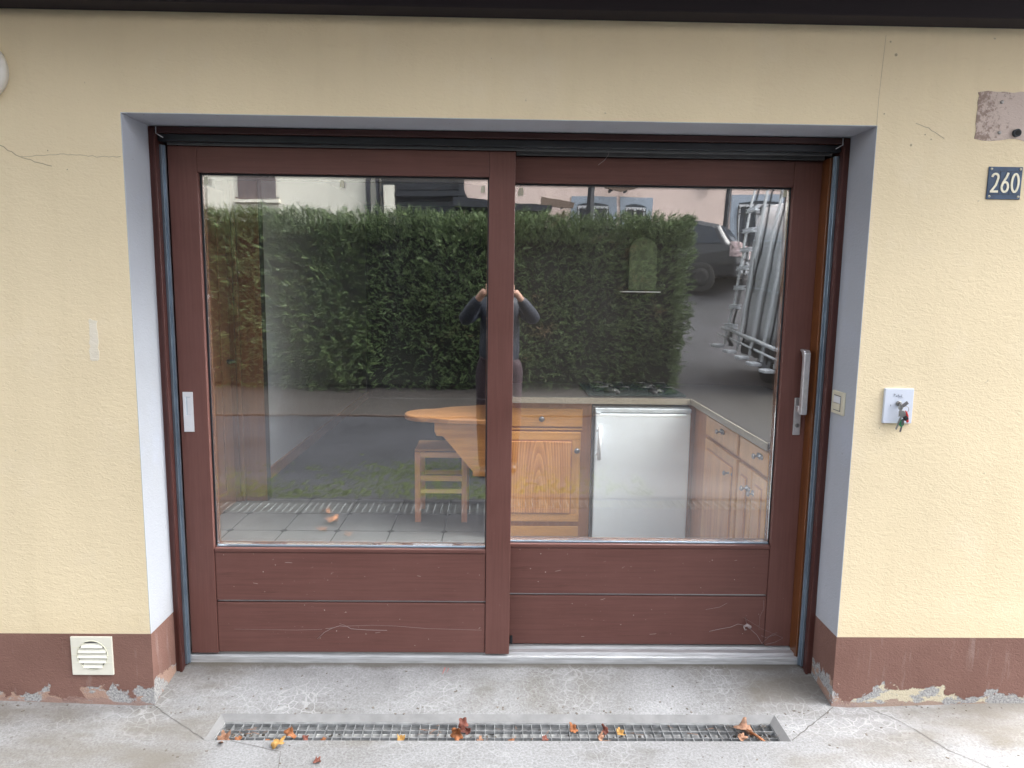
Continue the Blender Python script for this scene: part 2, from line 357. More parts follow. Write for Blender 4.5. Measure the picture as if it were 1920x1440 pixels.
# ------------------------------------------------------------------ mesh builder
class MB:
    def __init__(s): s.v = []; s.f = []; s.sm = []
    def add(s, vs, fs, smooth=False):
        o = len(s.v); s.v += [tuple(v) for v in vs]
        for f in fs: s.f.append(tuple(i+o for i in f)); s.sm.append(smooth)
        return s
    def box(s, x0, x1, y0, y1, z0, z1):
        x0, x1 = sorted((x0, x1)); y0, y1 = sorted((y0, y1)); z0, z1 = sorted((z0, z1))
        return s.add([(x, y, z) for x in (x0, x1) for y in (y0, y1) for z in (z0, z1)],
                     [(0, 1, 3, 2), (4, 6, 7, 5), (0, 4, 5, 1), (2, 3, 7, 6), (0, 2, 6, 4), (1, 5, 7, 3)])
    def prism(s, poly, a, b, axis='y', smooth=False):
        """poly of 2-D points swept along axis from a to b. axis y: (x,z); x: (y,z); z: (x,y)"""
        def P(p, t): return {'y': (p[0], t, p[1]), 'x': (t, p[0], p[1]), 'z': (p[0], p[1], t)}[axis]
        n = len(poly); vs = [P(p, a) for p in poly]+[P(p, b) for p in poly]
        s.add(vs, [tuple(range(n)), tuple(range(2*n-1, n-1, -1))])
        s.add(vs, [(i, i+n, (i+1) % n+n, (i+1) % n) for i in range(n)], smooth); return s
    def obox(s, c, ax, ay, az, hx, hy, hz):
        c = Vector(c); ax, ay, az = Vector(ax)*hx, Vector(ay)*hy, Vector(az)*hz
        return s.add([c+i*ax+j*ay+k*az for i in (-1, 1) for j in (-1, 1) for k in (-1, 1)],
                     [(0, 1, 3, 2), (4, 6, 7, 5), (0, 4, 5, 1), (2, 3, 7, 6), (0, 2, 6, 4), (1, 5, 7, 3)])
    def tube(s, pts, r, n=8, smooth=True, flat=1.):
        pts = [Vector(p) for p in pts]; rs = r if isinstance(r, (list, tuple)) else [r]*len(pts)
        rings = []; ref = None
        for i, p in enumerate(pts):
            d = (pts[min(i+1, len(pts)-1)]-pts[max(i-1, 0)]).normalized()
            if ref is None or abs(d.dot(ref)) > .95: ref = Vector((0, 0, 1)) if abs(d.z) < .9 else Vector((1, 0, 0))
            a = d.cross(ref).normalized(); b = d.cross(a).normalized()
            rings.append([p+rs[i]*(math.cos(2*math.pi*k/n)*a+flat*math.sin(2*math.pi*k/n)*b) for k in range(n)])
        vs = [v for q in rings for v in q]; fs = []
        for i in range(len(rings)-1):
            for k in range(n): fs.append((i*n+k, i*n+(k+1) % n, (i+1)*n+(k+1) % n, (i+1)*n+k))
        s.add(vs, fs, smooth); m_ = len(rings)-1
        s.add(vs, [tuple(range(n-1, -1, -1)), tuple(m_*n+k for k in range(n))]); return s
    def cyl(s, a, b, r, n=24): return s.tube([a, b], r, n)
    def lathe(s, o, axis, prof, n=32):
        """prof [(t along axis, radius)]"""
        o = Vector(o); d = Vector(axis).normalized(); a = d.orthogonal().normalized(); b = d.cross(a)
        vs = [o+d*t+r*(math.cos(2*math.pi*k/n)*a+math.sin(2*math.pi*k/n)*b) for t, r in prof for k in range(n)]
        fs = [(i*n+k, i*n+(k+1) % n, (i+1)*n+(k+1) % n, (i+1)*n+k) for i in range(len(prof)-1) for k in range(n)]
        s.add(vs, fs, True); m_ = len(prof)-1
        s.add(vs, [tuple(range(n-1, -1, -1)), tuple(m_*n+k for k in range(n))]); return s
    def ribbon(s, pts, w, y0, y1, plane='xz'):
        """stroke of constant width drawn in the xz plane, given thickness in y"""
        n = len(pts)
        L, Rr = [], []
        for i in range(n):
            p = Vector(pts[i]); a = Vector(pts[max(i-1, 0)]); b = Vector(pts[min(i+1, n-1)])
            d = (b-a).normalized(); q = Vector((-d.y, d.x))*w/2
            L.append(p+q); Rr.append(p-q)
        for i in range(n-1):
            quad = [L[i], L[i+1], Rr[i+1], Rr[i]]
            vs = [(q.x, y0, q.y) for q in quad]+[(q.x, y1, q.y) for q in quad]
            fs = [(0, 1, 2, 3), (7, 6, 5, 4), (0, 4, 5, 1), (2, 6, 7, 3)]
            if i == 0: fs.append((0, 3, 7, 4))
            if i == n-2: fs.append((1, 5, 6, 2))
            s.add(vs, fs)
        return s
    def build(s, name, m, parent=None, bevel=0, seg=2):
        me = bpy.data.meshes.new(name)
        o = Vector(parent['_w']) if parent is not None else Vector((0, 0, 0))
        me.from_pydata([tuple(Vector(v)-o) for v in s.v], [], s.f)
        me.polygons.foreach_set('use_smooth', s.sm); me.materials.append(m)
        bm = bmesh.new(); bm.from_mesh(me); bmesh.ops.remove_doubles(bm, verts=bm.verts, dist=1e-6)
        bmesh.ops.recalc_face_normals(bm, faces=bm.faces); bm.to_mesh(me); bm.free()
        ob = bpy.data.objects.new(name, me); C.objects.link(ob)
        if parent is not None: ob.parent = parent
        ob['_w'] = tuple(o)
        if bevel:
            b = ob.modifiers.new('bevel', 'BEVEL'); b.width = bevel; b.segments = seg
            b.limit_method = 'ANGLE'; b.angle_limit = R(40)
        return ob
def tag(o, label=None, cat=None, group=None, kind=None):
    if label: o['label'] = label
    if cat: o['category'] = cat
    if group: o['group'] = group
    if kind: o['kind'] = kind
    return o
def thing(name, loc, label, cat, group=None):
    o = bpy.data.objects.new(name, None); C.objects.link(o); o.location = loc; o['_w'] = tuple(loc)
    o.empty_display_size = .05
    return tag(o, label, cat, group)
def B(x0, x1, y0, y1, z0, z1): return MB().box(x0, x1, y0, y1, z0, z1)

XL, XR, ZT, ZP, ZE = -1.2616, 1.2634, 2.1097, .2835, 2.427
YF = .178   # depth of the reveal

# ------------------------------------------------------------------ the wall of the house
hw = thing('house_wall', (0, 0, 0), 'pale yellow rendered house wall with a grey-blue reveal and a flaking brown base', 'wall')
mb = MB(); T = .002
mb.box(-7, XL-T, 0, .40, ZP, 2.75); mb.box(XR+T, 2.15, 0, .40, ZP, 2.75); mb.box(XL-T, XR+T, 0, .40, ZT+T, 2.75)
mb.build('rendered_face', M['yellow'], hw)
mb = MB(); mb.box(-7, XL, 0, .40, -.15, ZP); mb.box(XR, 2.15, 0, .40, -.15, ZP)
mb.build('plinth', M['plinth'], hw)
mb = MB(); mb.box(XL-T, XL, .0, YF+.1, ZP, ZT+T); mb.box(XR, XR+T, .0, YF+.1, ZP, ZT+T); mb.box(XL, XR, .0, YF+.1, ZT, ZT+T)
mb.build('reveal', M['reveal'], hw)
def crack(pts, wd=.0022, m=None, nm='crack'):
    q = []
    for i in range(len(pts)-1):
        a, b = Vector(pts[i]), Vector(pts[i+1]); k = max(2, int((b-a).length/.012))
        for j in range(k): q.append(a.lerp(b, j/k)+Vector((0, random.uniform(-.0025, .0025))))
    q.append(Vector(pts[-1]))
    MB().ribbon(q, wd, -.0008, .001).build(nm, m, hw)
M['crackm'] = plain('dark_crack', (.46, .39, .26), .9)
crack([(-1.9, 2.03), (-1.666, 2.0), (-1.616, 1.97), (-1.544, 1.945), (-1.50, 1.935)], .003, M['crackm'])
crack([(-1.60, 1.965), (-1.457, 1.974), (-1.35, 1.968), (-1.27, 1.97)], .0016, M['crackm'])
crack([(1.395, 2.12), (1.44, 2.105), (1.496, 2.073)], .002, M['crackm'])
crack([(1.262, 2.112), (1.262, 2.2), (1.27, 2.4)], .0008, M['crackm'])
mb = MB()
rr = random.Random(3)
for x, z, r in [(1.309, 2.339, .006), (1.385, 2.05, .005), (1.285, 2.15, .003), (-1.51, 1.985, .003), (-1.45, 1.925, .003), (1.287, 2.38, .004),
                (1.43, 2.085, .003), (1.452, 2.07, .003), (1.358, 1.075, .0025)]:
    mb.lathe((x, .001, z), (0, -1, 0), [(0, r), (.0018, r*.7)], 9)
mb.build('drill_hole', M['crackm'], hw)
# bleached smear and the old sign's footprint
def rough_patch(name, x0, x1, z0, z1, m, amp=.006, y=-.0012):
    pts = []
    def edge(a, b, k):
        for i in range(k):
            p = Vector(a).lerp(Vector(b), i/k); pts.append((p.x+rr.uniform(-amp, amp), p.y+rr.uniform(-amp, amp)))
    edge((x0, z0), (x1, z0), 9); edge((x1, z0), (x1, z1), 9); edge((x1, z1), (x0, z1), 9); edge((x0, z1), (x0, z0), 9)
    return MB().prism(pts, y, .001).build(name, m, hw)
M['pale'] = plaster('bleached_render', (.80, .74, .62))
M['ghost'] = plaster('grubby_pink_render', (.60, .50, .45))
t_ = M['ghost'].node_tree; n_ = N(t_); b_ = t_.nodes['Principled BSDF']; old = b_.inputs['Base Color'].links[0].from_socket
dn = n_.noise(n_.co((1, 1, 1)), 30, 5, .75)
sx = n_.sep()
edg = n_.math('MULTIPLY', n_.math('SUBTRACT', 1.70, sx[0]), 1.6)
n_.l(n_.mix(n_.ramp(n_.math('ADD', dn, edg), [(.56, 0.), (.66, .7)]), old, (.2, .13, .1)), b_.inputs['Base Color'])
rough_patch('bleached_smear', -1.414, -1.385, 1.285, 1.425, M['pale'], .004)
rough_patch('old_sign_footprint', 1.600, 1.86, 2.072, 2.228, M['ghost'], .004)
mb = MB()
for x, z in [(1.680, 2.194), (1.682, 2.095)]: mb.lathe((x, .0, z), (0, -1, 0), [(-.004, .006), (.004, .0058), (.006, .003)], 12)
mb.build('wall_plug', M['chrome'], hw)
mb = MB(); mb.tube([(1.738, .01, 2.094), (1.738, -.012, 2.094)], .013, 18); mb.build('cable_duct', M['trackdark'], hw)
MB().tube([(1.738, -.0122, 2.094), (1.738, -.0132, 2.094)], .009, 16).build('duct_opening', M['dark'], hw)

# eave beam and roof overhang
ev = thing('roof_overhang', (0, 0, ZE), 'dark brown stained timber beam and boards under the roof edge', 'eaves')
B(-7.2, 2.45, -.09, 0, ZE, ZE+.26).build('wall_beam', M['beam'], ev, .004)
mb = MB()
for i in range(6): mb.box(-7.2, 2.45, -.53+i*.075, -.53+i*.075+.070, ZE+.262, ZE+.285)
mb.build('soffit_boards', M['beam'], ev)
B(-7.2, 2.45, -.56, -.53, ZE+.20, ZE+.42).build('fascia', M['beam'], ev)
MB().prism([(-1.0, ZE+.43), (2.0, ZE+1.35), (5.0, ZE+.43), (5.0, ZE+.40), (2.0, ZE+1.30), (-1.0, ZE+.40)], -7.2, 7.2, 'x').build('roof', M['rooft'], ev) if False else None

# wall lamp at the left edge
wl = thing('wall_lamp', (-1.715, 0, 2.235), 'round white bulkhead lamp on the yellow wall cut by the left edge', 'lamp')
MB().lathe((-1.715, 0, 2.235), (0, -1, 0), [(-.001, .098), (.02, .098), (.035, .09), (.04, .076)], 48).build('lamp_rim', M['lamp'], wl)
MB().lathe((-1.715, -.036, 2.235), (0, -1, 0), [(0, .074), (.018, .066), (.034, .045), (.042, .012)], 40).build('lamp_bowl', M['white_plastic'], wl)

# ------------------------------------------------------------------ sliding door frame
df = thing('door_frame', (0, YF, .04), 'dark brown timber frame with aluminium tracks around the sliding doors', 'door frame')
JW = .022
def jamb(sx_, x):
    mb = MB()
    mb.box(x, x-sx_*JW, YF, .40, .035, ZT-.003)
    mb.box(x-sx_*(JW-.006), x-sx_*(JW+.004), YF-.006, YF+.016, .036, ZT-.03)
    return mb
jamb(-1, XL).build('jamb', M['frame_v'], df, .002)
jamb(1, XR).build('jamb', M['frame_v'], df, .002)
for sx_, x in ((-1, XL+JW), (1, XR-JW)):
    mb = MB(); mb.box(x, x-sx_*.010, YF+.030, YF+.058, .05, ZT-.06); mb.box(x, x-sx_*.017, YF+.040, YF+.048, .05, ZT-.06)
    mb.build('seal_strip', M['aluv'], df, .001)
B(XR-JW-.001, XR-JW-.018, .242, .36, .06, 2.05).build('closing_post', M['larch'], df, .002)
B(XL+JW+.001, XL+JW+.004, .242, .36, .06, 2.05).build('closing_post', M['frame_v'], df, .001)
mb = MB(); mb.box(XL+JW, XR-JW, YF, .40, 2.086, ZT-.003); mb.box(XL+JW, XR-JW, .366, .399, 1.975, 2.0855)  # second box is an added backing board that blocks light above the doors
mb.build('head_and_light_stop', M['frame_h'], df, .002)
mb = MB(); mb.box(XL+JW+.002, XR-JW-.002, .195, .225, 2.060, 2.085); mb.box(XL+JW+.002, XR-JW-.002, .226, .245, 2.066, 2.085)
mb.build('track_channel', M['trackdark'], df, .002)
mb = MB(); mb.box(XL+JW+.02, XR-JW-.02, .226, .232, 2.052, 2.065); mb.box(XL+JW+.02, XR-JW-.02, .246, .262, 2.058, 2.084)
mb.box(.055, XR-JW-.02, .286, .300, 2.048, 2.084)
mb.build('track_rail', M['trackalu'], df, .0015)
# aluminium sill, stepped
prof = [(.235, .0), (.235, .070), (.243, .074), (.248, .074), (.252, .068), (.258, .068), (.262, .078), (.286, .080), (.288, .074), (.294, .074), (.298, .084), (.40, .084), (.40, .0)]
MB().prism(prof, XL+JW, XR-JW, 'x').build('sill', M['sill'], df, .0006, 1)
# stray white sealant at the frame corners
for sx_, x in ((-1, XL), (1, XR)):
    x1 = x-sx_*.030
    MB().tube([(x1, YF-.003, ZT-.004), (x1, YF-.004, ZT-.028), (x1-sx_*.024, YF-.003, ZT-.042)], .0017, 6).build('sealant_bead', M['white_plastic'], df)

# ------------------------------------------------------------------ sliding doors
def door(nm, label, xo0, xo1, zo0, zo1, xg0, xg1, zg0, zg1, yf, rail_joint, split):
    t = thing(nm, ((xo0+xo1)/2, yf, zo0), label, 'sliding door', 'sliding doors')
    th = .055
    B(xo0, xg0, yf, yf+th, zo0, zo1).build('stile', M['door_v'], t, .0025)
    B(xg1, xo1, yf, yf+th, zo0, zo1).build('stile', M['door_v'], t, .0025)
    B(xg0+.0003, xg1-.0003, yf+.0008, yf+th-.001, zg1, zo1-.0005).build('top_rail', M['door_h'], t, .0015)
    r = .009
    B(xg0+.001, xg1-.001, yf+.004, yf+th-.002, split+.006, zg0-.022).build('lower_board', M['door_h'], t, .003)
    B(xg0+.001, xg1-.001, yf+.004, yf+th-.002, zo0+.003, split-.004).build('lower_board', M['door_h'], t, .003)
    B(xg0+.001, xg1-.001, yf+.016, yf+th-.006, split-.003, split+.005).build('board_gap', M['alu'], t)
    B(xg0+.001, xg1-.001, yf-.001, yf+th-.003, zg0-.021, zg0-.004).build('bottom_bead', M['door_h'], t, .004)
    # glass with gasket
    gy = yf+.026
    B(xg0+.003, xg1-.003, gy, gy+.018, zg0+.0, zg1-.003).build('pane', M['glass'], t)
    g = MB(); q = .007
    g.box(xg0, xg0+q, gy-.006, gy-.0005, zg0, zg1); g.box(xg1-q*.6, xg1, gy-.006, gy-.0005, zg0, zg1)
    g.box(xg0+q, xg1-q*.6, gy-.006, gy-.0005, zg1-q, zg1)
    g.build('gasket', M['rubber'], t, .001)
    B(xg0+q, xg1-q*.6, gy-.012, gy-.0007, zg0-.004, zg0+.003).build('glazing_strip', M['aluv'], t, .001)
    B(xg0+.0005, xg1-.0005, gy+.0185, yf+th-.001, zg0-.004, zg0+.006).build('inner_bead', M['darkpine'], t)
    iv = MB(); iv.box(xg0+.0005, xg0+.007, gy+.0185, yf+th-.001, zg0+.006, zg1)
    iv.box(xg1-.007, xg1-.0005, gy+.0185, yf+th-.001, zg0+.006, zg1); iv.build('inner_bead', M['darkpine'], t)
    return t, gy
dl, gyl = door('sliding_door', 'left sliding door overlapping the other, with a flush finger pull', -1.223, .051, .083, 2.050, -1.117, -.046, .527, 1.959, .235, 0, .299)
dr, gyr = door('sliding_door', 'right sliding door behind the other, with a long satin lever handle', -.050, 1.224, .0865, 2.046, .045, 1.117, .527, 1.950, .305, 0, .303)
dr['group'] = 'sliding doors'
# the right door's left stile sits behind the left door
def tapes(t, gy, pts):
    for x, z, wd, h in pts:
        p = [(x, z), (x+wd, z+.001), (x+wd*.9, z+h), (x+wd*.3, z+h*1.03), (x+.001, z+h*.6)]
        MB().prism(p, gy-.0012, gy-.0001).build('tape_scrap', M['tape'], t)
tapes(dl, gyl, [(-1.105, 1.918, .017, .028), (-.603, 1.915, .017, .026), (-.078, 1.905, .017, .024)])
tapes(dr, gyr, [(.063, 1.905, .022, .030), (1.088, 1.915, .016, .03)])
r_ = random.Random(21)
for t_d, yf_d, xa, xb in ((dl, .235, -1.1, -.06), (dr, .305, .09, 1.18)):
    mb = MB()
    for i in range(26):
        x, z, q = r_.uniform(xa, xb), r_.choice([r_.uniform(.1, .29), r_.uniform(.31, .49)]), r_.uniform(.0008, .0028)
        mb.lathe((x, yf_d+.0042, z), (0, -1, 0), [(0, q), (.0012, q*.6)], 6)
    for i in range(5):
        x, z = r_.uniform(xa, xb), r_.uniform(.12, .48); a = r_.uniform(-.4, .4); l_ = r_.uniform(.01, .035)
        mb.ribbon([(x, z), (x+l_*.5, z+l_*a*.4), (x+l_, z+l_*a)], .0009, yf_d+.0030, yf_d+.0042)
    mb.build('paint_chips', M['chip'], t_d)
# flush pull
x0, x1, z0, z1 = -1.208, -1.1705, .989, 1.143; yf = .235
mb = MB()
hx0, hx1, hz0, hz1 = x0+.009, x1-.009, z0+.064, z1-.018
y0 = yf-.004
mb.box(x0, hx0, y0, yf+.0005, z0, z1); mb.box(hx1, x1, y0, yf+.0005, z0, z1); mb.box(hx0, hx1, y0, yf+.0005, z0, hz0); mb.box(hx0, hx1, y0, yf+.0005, hz1, z1)
pl = mb.build('flush_pull', M['white_plastic'], dl, 0)
# recess drawn as a real cup standing in the plate
B(hx0+.0, hx1, yf-.0008, yf+.0004, hz0, hz1).build('cup', M['fridge_edge'], dl)
B(hx0+.007, hx1-.001, yf-.0022, yf-.0009, hz0+.002, hz1-.004).build('cup_floor', M['white_plastic'], dl, .0005)
# small engraved lock mark on the plate
MB().ribbon([(-1.197, 1.012), (-1.193, 1.018), (-1.189, 1.010), (-1.185, 1.010)], .001, y0-.0004, y0+.0002).build('engraved_mark', M['fridge_edge'], dl)
# lever handle
yr = .305
lp = B(1.174, 1.2035, yr-.007, yr, .985, 1.136).build('lock_plate', M['steel'], dr, .003)
MB().cyl((1.189, yr-.007, 1.025), (1.189, yr-.011, 1.025), .0085).build('lock_cylinder', M['chrome'], dr, .001)
MB().box(1.1885, 1.1895, yr-.0115, yr-.0109, 1.019, 1.031).build('key_slot', M['dark'], dr)
hd = MB()
hp = [(1.188, yr-.007, 1.092), (1.188, yr-.052, 1.092)]
hd.box(1.176, 1.202, yr-.038, yr-.0071, 1.082, 1.106)
hd.build('handle_neck', M['steel'], dr, .004)
# grip: a flat tapered bar with a return at the top
g = MB()
prof = [(yr-.060, 1.076), (yr-.038, 1.074), (yr-.034, 1.082), (yr-.036, 1.300), (yr-.026, 1.318), (yr-.012, 1.324), (yr-.012, 1.331), (yr-.048, 1.329), (yr-.060, 1.318)]
g.prism(prof, 1.179, 1.203, 'x'); g.build('lever_grip', M['steel'], dr, .004, 3)
# small guide block between the doors
B(.0545, .066, .296, .3035, .095, .13).build('floor_guide', M['trackdark'], dr, .002)

# door scuffs and cobwebs
cw = thing('cobweb', (1.0, .295, .09), 'dusty cobweb strung across the bottom right corner of the right door', 'cobweb')
mb = MB(); yy = .2985
def strand(pts, r=.0006):
    mb.tube([(x, yy-.004*math.sin(i+x*9), z) for i, (x, z) in enumerate(pts)], r*.62, 5)
strand([(.88, .155), (.93, .165), (.97, .17), (1.0, .185), (1.035, .18), (1.08, .14), (1.105, .10), (1.118, .09)], .0013)
strand([(1.035, .185), (1.03, .215), (1.034, .20)], .0012); strand([(1.10, .135), (1.12, .125), (1.16, .14), (1.19, .128)], .0009)
strand([(1.105, .10), (1.14, .135), (1.165, .15)], .0008); strand([(1.12, .095), (1.16, .105), (1.19, .125)], .001)
strand([(1.10, .29), (1.104, .25), (1.09, .22), (1.088, .16)], .0006); strand([(.86, .25), (.92, .26), (.95, .275)], .0007); strand([(1.02, .215), (1.06, .19), (1.10, .165), (1.16, .14)], .0005)
mb.build('strand', M['web'], cw)
mb = MB(); mb.tube([(1.022, yy-.006, .178), (1.034, yy-.011, .187), (1.046, yy-.010, .178), (1.05, yy-.006, .168)], [.003, .007, .008, .003], 9)
mb.tube([(1.022, yy-.006, .178), (1.026, yy-.011, .166), (1.034, yy-.008, .166)], [.003, .003, .002], 7)
mb.build('dust_clump', M['web'], cw)
cw2 = thing('cobweb', (-.6, .23, .15), 'long thin cobweb thread across the lowest board of the left door', 'cobweb')
mb = MB(); yy = .2355
strand([(-.72, .145), (-.69, .175), (-.66, .192), (-.63, .20), (-.60, .196), (-.585, .188), (-.52, .186), (-.44, .183)], .0012)
strand([(-.63, .212), (-.60, .202), (-.50, .203), (-.40, .200), (-.28, .193), (-.15, .187), (-.06, .184)], .0006)
strand([(-1.05, .185), (-.90, .182), (-.80, .184), (-.70, .186)], .0005)
mb.build('strand', M['web'], cw2)
cw3 = thing('cobweb', (.36, .24, 2.05), 'single pale curved thread hanging below the upper aluminium track', 'cobweb')
mb = MB(); mb.tube([(.398, .244, 2.066), (.394, .242, 2.045), (.38, .240, 2.026), (.357, .238, 2.008)], .0009, 5); mb.build('strand', M['web'], cw3)

# ------------------------------------------------------------------ fittings on the wall
sw = thing('light_switch', (XR, .117, 1.147), 'cream twin-rocker light switch on the right-hand grey reveal', 'switch')
B(XR-.009, XR, .068, .160, 1.104, 1.190).build('switch_plate', M['cream_plastic'], sw, .003)
B(XR-.012, XR-.009, .090, .138, 1.120, 1.1455).build('rocker', M['cream_plastic'], sw, .0015)
B(XR-.013, XR-.009, .090, .138, 1.1465, 1.172).build('rocker', M['white_plastic'], sw, .0015)
B(XR-.0095, XR-.0085, .087, .141, 1.117, 1.175).build('rocker_surround', M['pewter'], sw)

pn = thing('house_number_plate', (1.716, 0, 1.93), 'blue enamel plate with ivory numerals 260 on the yellow wall', 'house number')
x0, x1, z0, z1 = 1.6575, 1.7745, 1.8755, 1.9835
B(x0, x1, -.004, 0, z0, z1).build('plate', M['blue'], pn, .0015)
def arc(cx, cz, rx, rz, a0, a1, k=18): return [(cx+rx*math.cos(R(a0+(a1-a0)*i/k)), cz+rz*math.sin(R(a0+(a1-a0)*i/k))) for i in range(k+1)]
wd = .0072; h0, h1 = z0+.021, z1-.020; H = h1-h0
def digit(pts, nm, e=0): MB().ribbon(pts, wd, -.0058-e, -.0038).build(nm, M['ivory'], pn)
cx = x0+.024
digit(arc(cx, h1-.0155, .0105, .0115, 175, -20, 16)+[(cx+.004, h0+.026), (cx-.011, h0+.004)], 'numeral_two')
digit([(cx-.0145, h0+.0045), (cx+.013, h0+.0045)], 'numeral_two_foot', .0004)
cx = x0+.0595
digit(arc(cx, h0+.0200, .0110, .0162, 160, -200, 26), 'numeral_six')
digit([(cx+.008, h1), (cx+.003, h1-.014), (cx-.0075, h0+.034), (cx-.0115, h0+.0195)], 'numeral_six_stem', .0004)
cx = x0+.094
digit(arc(cx, (h0+h1)/2, .0115, H/2-.004, 90, 451, 32), 'numeral_zero')
mb = MB()
for x in (x0+.0415, x0+.0770): mb.box(x-.0006, x+.0006, -.0047, -.0039, z0+.016, z1-.015)
mb.box(x0+.004, x1-.004, -.0047, -.0039, z0+.0155, z0+.0165); mb.box(x0+.004, x1-.004, -.0047, -.0039, z1-.0155, z1-.0145)
mb.build('digit_tile_lines', M['trackdark'], pn)
for x in (x0+.009, x1-.008):
    for z in (z0+.009, z1-.008):
        o = MB().lathe((x, -.0038, z), (0, -1, 0), [(0, .0036), (.002, .0034), (.0022, .001)], 14).build('screw', M['ivory'], pn)
        MB().lathe((x, -.0058, z), (0, -1, 0), [(0, .0016), (.0006, .0014)], 10).build('screw_slot', M['dark'], o)

kc = thing('key_switch', (1.414, 0, 1.158), 'white square key-switch plate with handwriting on the yellow wall', 'key switch')
B(1.362, 1.465, -.011, 0, 1.0945, 1.219).build('plate', M['paper'], kc, .002)
MB().lathe((1.412, -.011, 1.166), (0, -1, 0), [(0, .0095), (.006, .0095), (.007, .007)], 20).build('lock_barrel', M['chrome'], kc)
# handwriting
sc = .0052; ox, oz = 1.394, 1.190
def L(pts): return [(ox+x*sc, oz+z*sc) for x, z in pts]
strokes = [L([(0, 0), (.1, 2.0), (.7, 1.9), (.9, 1.4), (.1, 1.0)]), L([(1.5, .8), (1.2, .4), (1.4, 0), (1.8, .3), (1.5, .8)]),
           L([(2.1, 0), (2.2, .8), (2.6, .7)]), L([(3.1, 1.6), (3.0, .2), (3.3, 0)]), L([(2.8, 1.0), (3.4, 1.05)]),
           L([(4.2, .7), (3.7, .5), (3.8, 0), (4.2, .3), (4.3, .0)]), L([(4.8, .7), (4.75, 0)]), L([(5.3, 1.7), (5.2, .1), (5.5, 0)]),
           L([(2.6, -.6), (4.4, -.75), (6.4, -.6)])]
mb = MB()
for s_ in strokes: mb.ribbon(s_, .0010, -.0118, -.0108)
mb.build('handwriting', M['ink'], kc)
for x in (1.385, 1.440): B(x-.001, x+.001, -.0115, -.0108, 1.156, 1.162).build('printed_tick', M['ink'], kc)

kb = thing('key_bunch', (1.412, -.02, 1.16), 'bunch of keys with red and green tags hanging from the white key switch', 'keys')
def ring(c, r, rt_, nrm, n=20):
    c = Vector(c); nv = Vector(nrm).normalized(); a = nv.orthogonal().normalized(); b = nv.cross(a)
    return [c+r*(math.cos(2*math.pi*k/n)*a+math.sin(2*math.pi*k/n)*b) for k in range(n+1)]
def key(bow, tip, m, bw=.011, nm='key'):
    b0, t0 = Vector(bow), Vector(tip); d = (t0-b0).normalized(); s_ = d.cross(Vector((0, -1, 0))).normalized()
    mb = MB(); mb.lathe(b0+Vector((0, .001, 0)), (0, -1, 0), [(0, bw*.9), (.0004, bw), (.002, bw), (.0024, bw*.9)], 16)
    mb.obox(b0+d*(bw+(t0-b0).length*.5), d, s_, (0, 1, 0), (t0-b0).length*.5, .0030, .0010)
    for i in range(5): mb.obox(b0+d*(bw*1.4+i*.0045)+s_*.0038, d, s_, (0, 1, 0), .0012, .0018, .0009)
    mb.build(nm, m, kb, .0003, 1)
MB().tube([(1.412, -.018, 1.166), (1.409, -.040, 1.163)], .0035, 8).build('key_blade', M['chrome'], kb)
key((1.408, -.034, 1.154), (1.407, -.034, 1.132), M['chrome'], .0085)
MB().obox((1.421, -.038, 1.168), (.8, 0, .6), (0, 1, 0), (-.6, 0, .8), .011, .0015, .006).build('key_head', M['pewter'], kb, .001)
MB().tube(ring((1.424, -.036, 1.148), .0125, 0, (0, 1, .2)), .0010, 6).build('split_ring', M['chrome'], kb)
key((1.4165, -.034, 1.133), (1.404, -.030, 1.088), M['chrome'], .0125)
key((1.426, -.032, 1.127), (1.419, -.028, 1.078), M['pewter'], .011)
rt_ = [(1.424, 1.146), (1.432, 1.141), (1.438, 1.128), (1.440, 1.112), (1.441, 1.103), (1.434, 1.101), (1.430, 1.112), (1.429, 1.128)]
MB().prism(rt_, -.036, -.031).build('red_tag', M['red'], kb, .002)
MB().prism([(1.411, 1.112), (1.427, 1.112), (1.428, 1.092), (1.419, 1.084), (1.408, 1.094)], -.030, -.026).build('green_tag', M['green'], kb, .001)
MB().obox((1.428, -.037, 1.118), (.8, 0, .5), (0, 1, 0), (-.5, 0, .8), .008, .003, .008).build('dark_fob', M['black'], kb, .002)

vt = thing('air_vent', (-1.478, 0, .199), 'square off-white plastic air vent with round louvred opening in the brown base', 'vent')
x0, x1, z0, z1 = -1.5515, -1.4025, .126, .2735
mb = MB(); n = 40; r = .0545; cx, cz = -1.4755, .203
